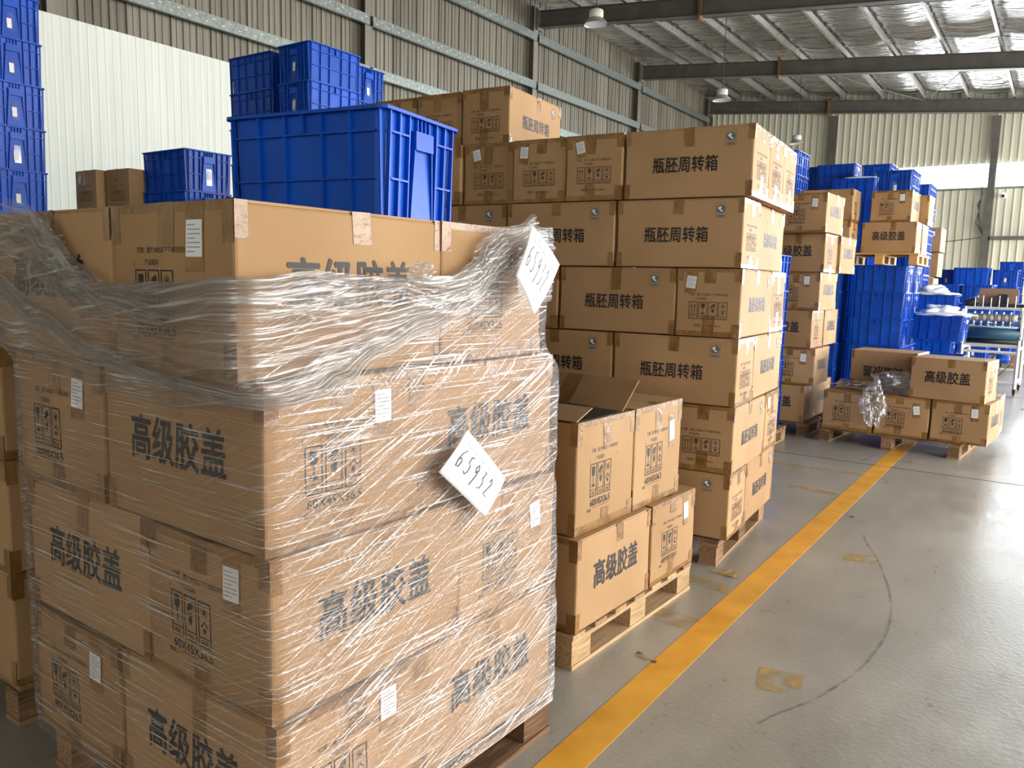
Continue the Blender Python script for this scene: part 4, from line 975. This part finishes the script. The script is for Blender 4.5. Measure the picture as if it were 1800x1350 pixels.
# ---- paper notes
DIG = {'6': [(.75, 1), (.3, .75), (.1, .35), (.25, .02), (.65, .05), (.75, .35), (.45, .5), (.15, .35)], '5': [(.8, 1), (.3, .95), (.25, .6), (.65, .55), (.75, .2), (.45, 0), (.1, .1)],
       '9': [(.7, .75), (.4, .95), (.15, .7), (.4, .5), (.7, .75), (.65, .3), (.45, -.2)], '3': [(.15, .95), (.6, .95), (.35, .6), (.75, .4), (.6, .05), (.1, .0)], '2': [(.15, .75), (.4, 1), (.7, .75), (.15, .05), (.85, .0)],
       '7': [(.1, .95), (.8, .95), (.45, 0)], '1': [(.45, 1), (.4, 0)]}
def note(corners, off, digits, label, curl):
    """corners (s, z) in order: top, left, bottom, right of a sheet stuck on the right face of the wrapped stack"""
    t = thing('paper_note', label, 'note', (*S1.at(-off, (corners[0][0]+corners[2][0])/2), sum(c[1] for c in corners)/4), 0, 'handwritten notes on the film'); o0 = Vector(t.location)
    top, lf, bt, rt = [Vector((s, z)) for s, z in corners]
    def P(u, v, h=0):   # u along the writing (left corner->bottom), v across towards the top
        p = lf.lerp(bt, u)*(1-v)+top.lerp(rt, u)*v; bow = curl*(1-(2*v-1)**2)*.6+curl*.5*sin(u*pi)
        x, y = S1.at(-(off+bow+h), p.x); return (x-o0.x, y-o0.y, p.y-o0.z)
    m = MB(); m.grid(10, 10, lambda u, v: P(u, v)); me = m.mesh('paper_sheet', M['paper'], True); sh = obj('paper_sheet', me, t)
    sol = sh.modifiers.new('s', 'SOLIDIFY'); sol.thickness = .0006
    d = D2(); n = len(digits)
    for i, c in enumerate(digits):
        d.line([((i+.15+px*.62)/n*.78+.08, (.31+py*.40)) for px, py in DIG[c]], .014)
    g = MB(); g.v = [P(min(max(u, 0), 1), min(max(v, 0), 1), .0016) for u, v in d.v]; g.f = d.f; obj('handwriting', g.mesh('handwriting', M['pen']), t)
    g = MB()
    for i in range(5): g.quad(P(.12+.16*i, .80, .0014), P(.25+.16*i, .80, .0014), P(.25+.16*i, .95, .0014), P(.12+.16*i, .95, .0014))
    obj('faint_stamp', g.mesh('faint_stamp', M['papergreen']), t)
note([(.575, 1.067), (.465, .976), (.655, .817), (.745, .908)], .034, '65932', 'white paper note handwritten 65932 stuck on the film, lower one', .006)
note([(.815, 1.603), (.745, 1.463), (.835, 1.354), (.960, 1.499)], .052, '65932', 'white paper note bent over the top right edge of the wrapped cartons', .010)

for o in C.objects:
    if o.get('label') and len(o['label'].split()) > 16: print('LONG', o.name, o['label'])
# ================================================================== lamps, camera, machine
def lamp(x, y, z, label):
    t = thing('pendant_lamp', label, 'lamp', (x, y, z), 0, 'bell lamps hanging from the roof')
    obj('lamp_shade', MB().lathe([(.225, 0), (.20, .045), (.15, .09), (.125, .12), (.12, .125), (.14, .09), (.19, .045), (.215, 0)], k=28).mesh('lamp_shade', M['lampmetal'], True), t)
    obj('lamp_housing', MB().lathe([(.125, .12), (.13, .15), (.13, .24), (.11, .265), (.0, .27)], k=24).mesh('lamp_housing', M['cream'], True), t)
    obj('lamp_lens', MB().lathe([(0, .03), (.1, .025), (.2, .01)], k=24).mesh('lamp_lens', M['lampglass'], True), t)
    obj('hanging_cable', MB().tube([(0, 0, .26), (.005, 0, (roofz(x)-.3-z)/2), (0, 0, roofz(x)+.03-z)], .009, 6).mesh('hanging_cable', M['wire']), t)
    obj('hook', MB().tube([(-.03, 0, .26), (-.03, 0, .31), (.03, 0, .31), (.03, 0, .26)], .007, 6).mesh('hook', M['galv']), t)
lamp(-7.62, 13.6, 6.17, 'bell-shaped pendant lamp, nearest and highest in view')
lamp(-7.35, 19.5, 5.92, 'bell-shaped pendant lamp, second in the line')
lamp(-7.55, 26.8, 6.00, 'bell-shaped pendant lamp, farthest, above the blue crates')
sc = thing('security_camera', 'small white security camera on the far wall beside the steel column', 'camera', (-1.98, FY+.10, 4.50))
obj('camera_body', MB().lathe([(0, 0), (.07, .0), (.09, .05), (.09, .16), (.06, .2), (0, .2)], k=16).mesh('camera_body', M['paper'], True), sc, (0, -.02, .07), (R(100), 0, 0))
obj('camera_lens', MB().lathe([(0, 0), (.045, 0), (.045, .03), (0, .03)], k=14).mesh('camera_lens', M['black']), sc, (0, -.26, .02), (R(80), 0, 0))
obj('bracket', MB().box(-.03, .03, -.03, .16, .04, .09).mesh('bracket', M['cream']), sc)
m = MB()
for k in range(4): m.tube([(-2.62+.04*k, FY-.03, 4.9-.05*k), (-2.60-.03*k, FY-.05, 4.3), (-2.70+.05*k, FY-.05, 3.7), (-2.45, FY-.05, 3.3)], .012, 5)
m.tube([(-5.3, FY-.02, 2.95), (-3.9, FY-.02, 3.05), (-2.5, FY-.02, 3.22)], .012, 5)
tag(obj('cable_bundle', m.mesh('cable_bundle', M['wire'])), 'loose dark cables hanging beside the steel column on the far wall', 'cables')
# roller machine --------------------------------------------------------
mc = thing('roller_machine', 'cream framed roller machine on castors at the right edge', 'machine', (-.83, 13.75, 0), R(-2))
W2, D2_ = .35, .45
def post(name, x0, y0, z0, x1, y1, z1, r=.022, mt='cream', parent=mc):
    return obj(name, MB().tube([(x0, y0, z0), (x1, y1, z1)], r, 4).mesh(name, M[mt]), parent)
for sx in (-1, 1):
    for yy in (-.40, .35): post('frame_leg', sx*W2, yy, .09, sx*W2, yy, 1.24 if yy < 0 else .95, .026)
for sx in (-1, 1):
    post('side_rail', sx*W2, -.40, .64, sx*W2, .35, .64); post('side_rail', sx*W2, -.40, .17, sx*W2, .35, .17)
for zz, nm in ((.17, 'cross_rail'), (.60, 'cross_rail'), (.70, 'cross_rail'), (1.22, 'cross_rail')): post(nm, -W2, -.40, zz, W2, -.40, zz, .02)
post('cross_rail', -W2, .35, .3, W2, .35, .3, .02); post('cross_rail', -W2, .35, .64, W2, .35, .64, .02)
for sx in (-1, 1):
    for yy in (-.40, .35):
        w_o = obj('castor', MB().tube([(-.015, 0, 0), (.015, 0, 0)], .042, 14).mesh('castor', M['black']), mc, (sx*W2, yy, .045)); obj('castor_fork', MB().box(-.024, -.018, -.015, .015, -.01, .05).box(.018, .024, -.015, .015, -.01, .05).mesh('castor_fork', M['redcap']), w_o)
obj('belt_drum', MB().tube([(-W2-.02, -.42, .865), (W2+.02, -.42, .865)], .085, 18).mesh('belt_drum', M['belt'], True), mc)
obj('belt', MB().box(-W2+.02, W2-.02, -.40, .35, .78, .80).box(-W2+.02, W2-.02, -.40, .35, .93, .945).mesh('belt', M['belt']), mc)
obj('lower_drum', MB().tube([(-W2+.02, -.40, .755), (W2-.02, -.40, .755)], .04, 14).mesh('lower_drum', M['black'], True), mc)
for k in range(7): xx = -.27+.09*k; obj('pinch_roller', MB().tube([(xx-.036, -.43, 1.09), (xx+.036, -.43, 1.09)], .055, 16).mesh('pinch_roller', M['roller'], True), mc)
post('roller_shaft', -W2, -.43, 1.09, W2, -.43, 1.09, .012, 'galv')
for k in range(6): xx = -.225+.09*k; obj('roller_bracket', MB().box(xx-.008, xx+.008, -.50, -.40, .98, 1.17).mesh('roller_bracket', M['galv']), mc)
post('lower_shaft', -W2, -.45, 1.0, W2, -.45, 1.0, .012, 'galv')
for k in range(6): xx = -.24+.10*k; obj('guide_pin', MB().tube([(xx, -.36, 1.22), (xx, -.36, 1.37+.03*(k % 2))], .009, 6).mesh('guide_pin', M['galv']), mc)
obj('motor', MB().lathe([(0, 0), (.06, 0), (.065, .03), (.065, .15), (.03, .18), (0, .18)], k=14).mesh('motor', M['black'], True), mc, (-.36, -.30, 1.27), (0, R(70), 0))
obj('top_tray', MB().box(-.12, .42, -.36, -.02, 1.235, 1.285).mesh('top_tray', M['black']), mc)
obj('back_board', MB().box(-.24, .26, .0, .02, 1.24, 1.49).box(-.22, .24, .0, .02, 1.49, 1.505).mesh('back_board', M['brownplastic']), mc)
obj('control_unit', MB().box(.02, .14, -.18, -.05, 1.285, 1.42).mesh('control_unit', M['black']), mc)
obj('drive_motor', MB().lathe([(0, 0), (.06, 0), (.065, .02), (.065, .16), (0, .18)], k=14).mesh('drive_motor', M['blue'], True), mc, (.05, .1, .47), (0, R(90), 0))
m = MB(); m.tube([(.05, -.1, .55), (-.02, -.2, .35), (.1, -.15, .22), (.24, -.1, .4), (.28, 0, .55)], .006, 5); m.tube([(.0, .0, .5), (.1, -.1, .3), (.2, -.1, .5)], .006, 5); obj('cable', m.mesh('cable', M['wire']), mc)
for sx in (-1, 1): obj('end_plate', MB().box(sx*W2-.012+sx*.02, sx*W2+.012+sx*.02, -.50, -.34, .80, 1.20).mesh('end_plate', M['cream']), mc)
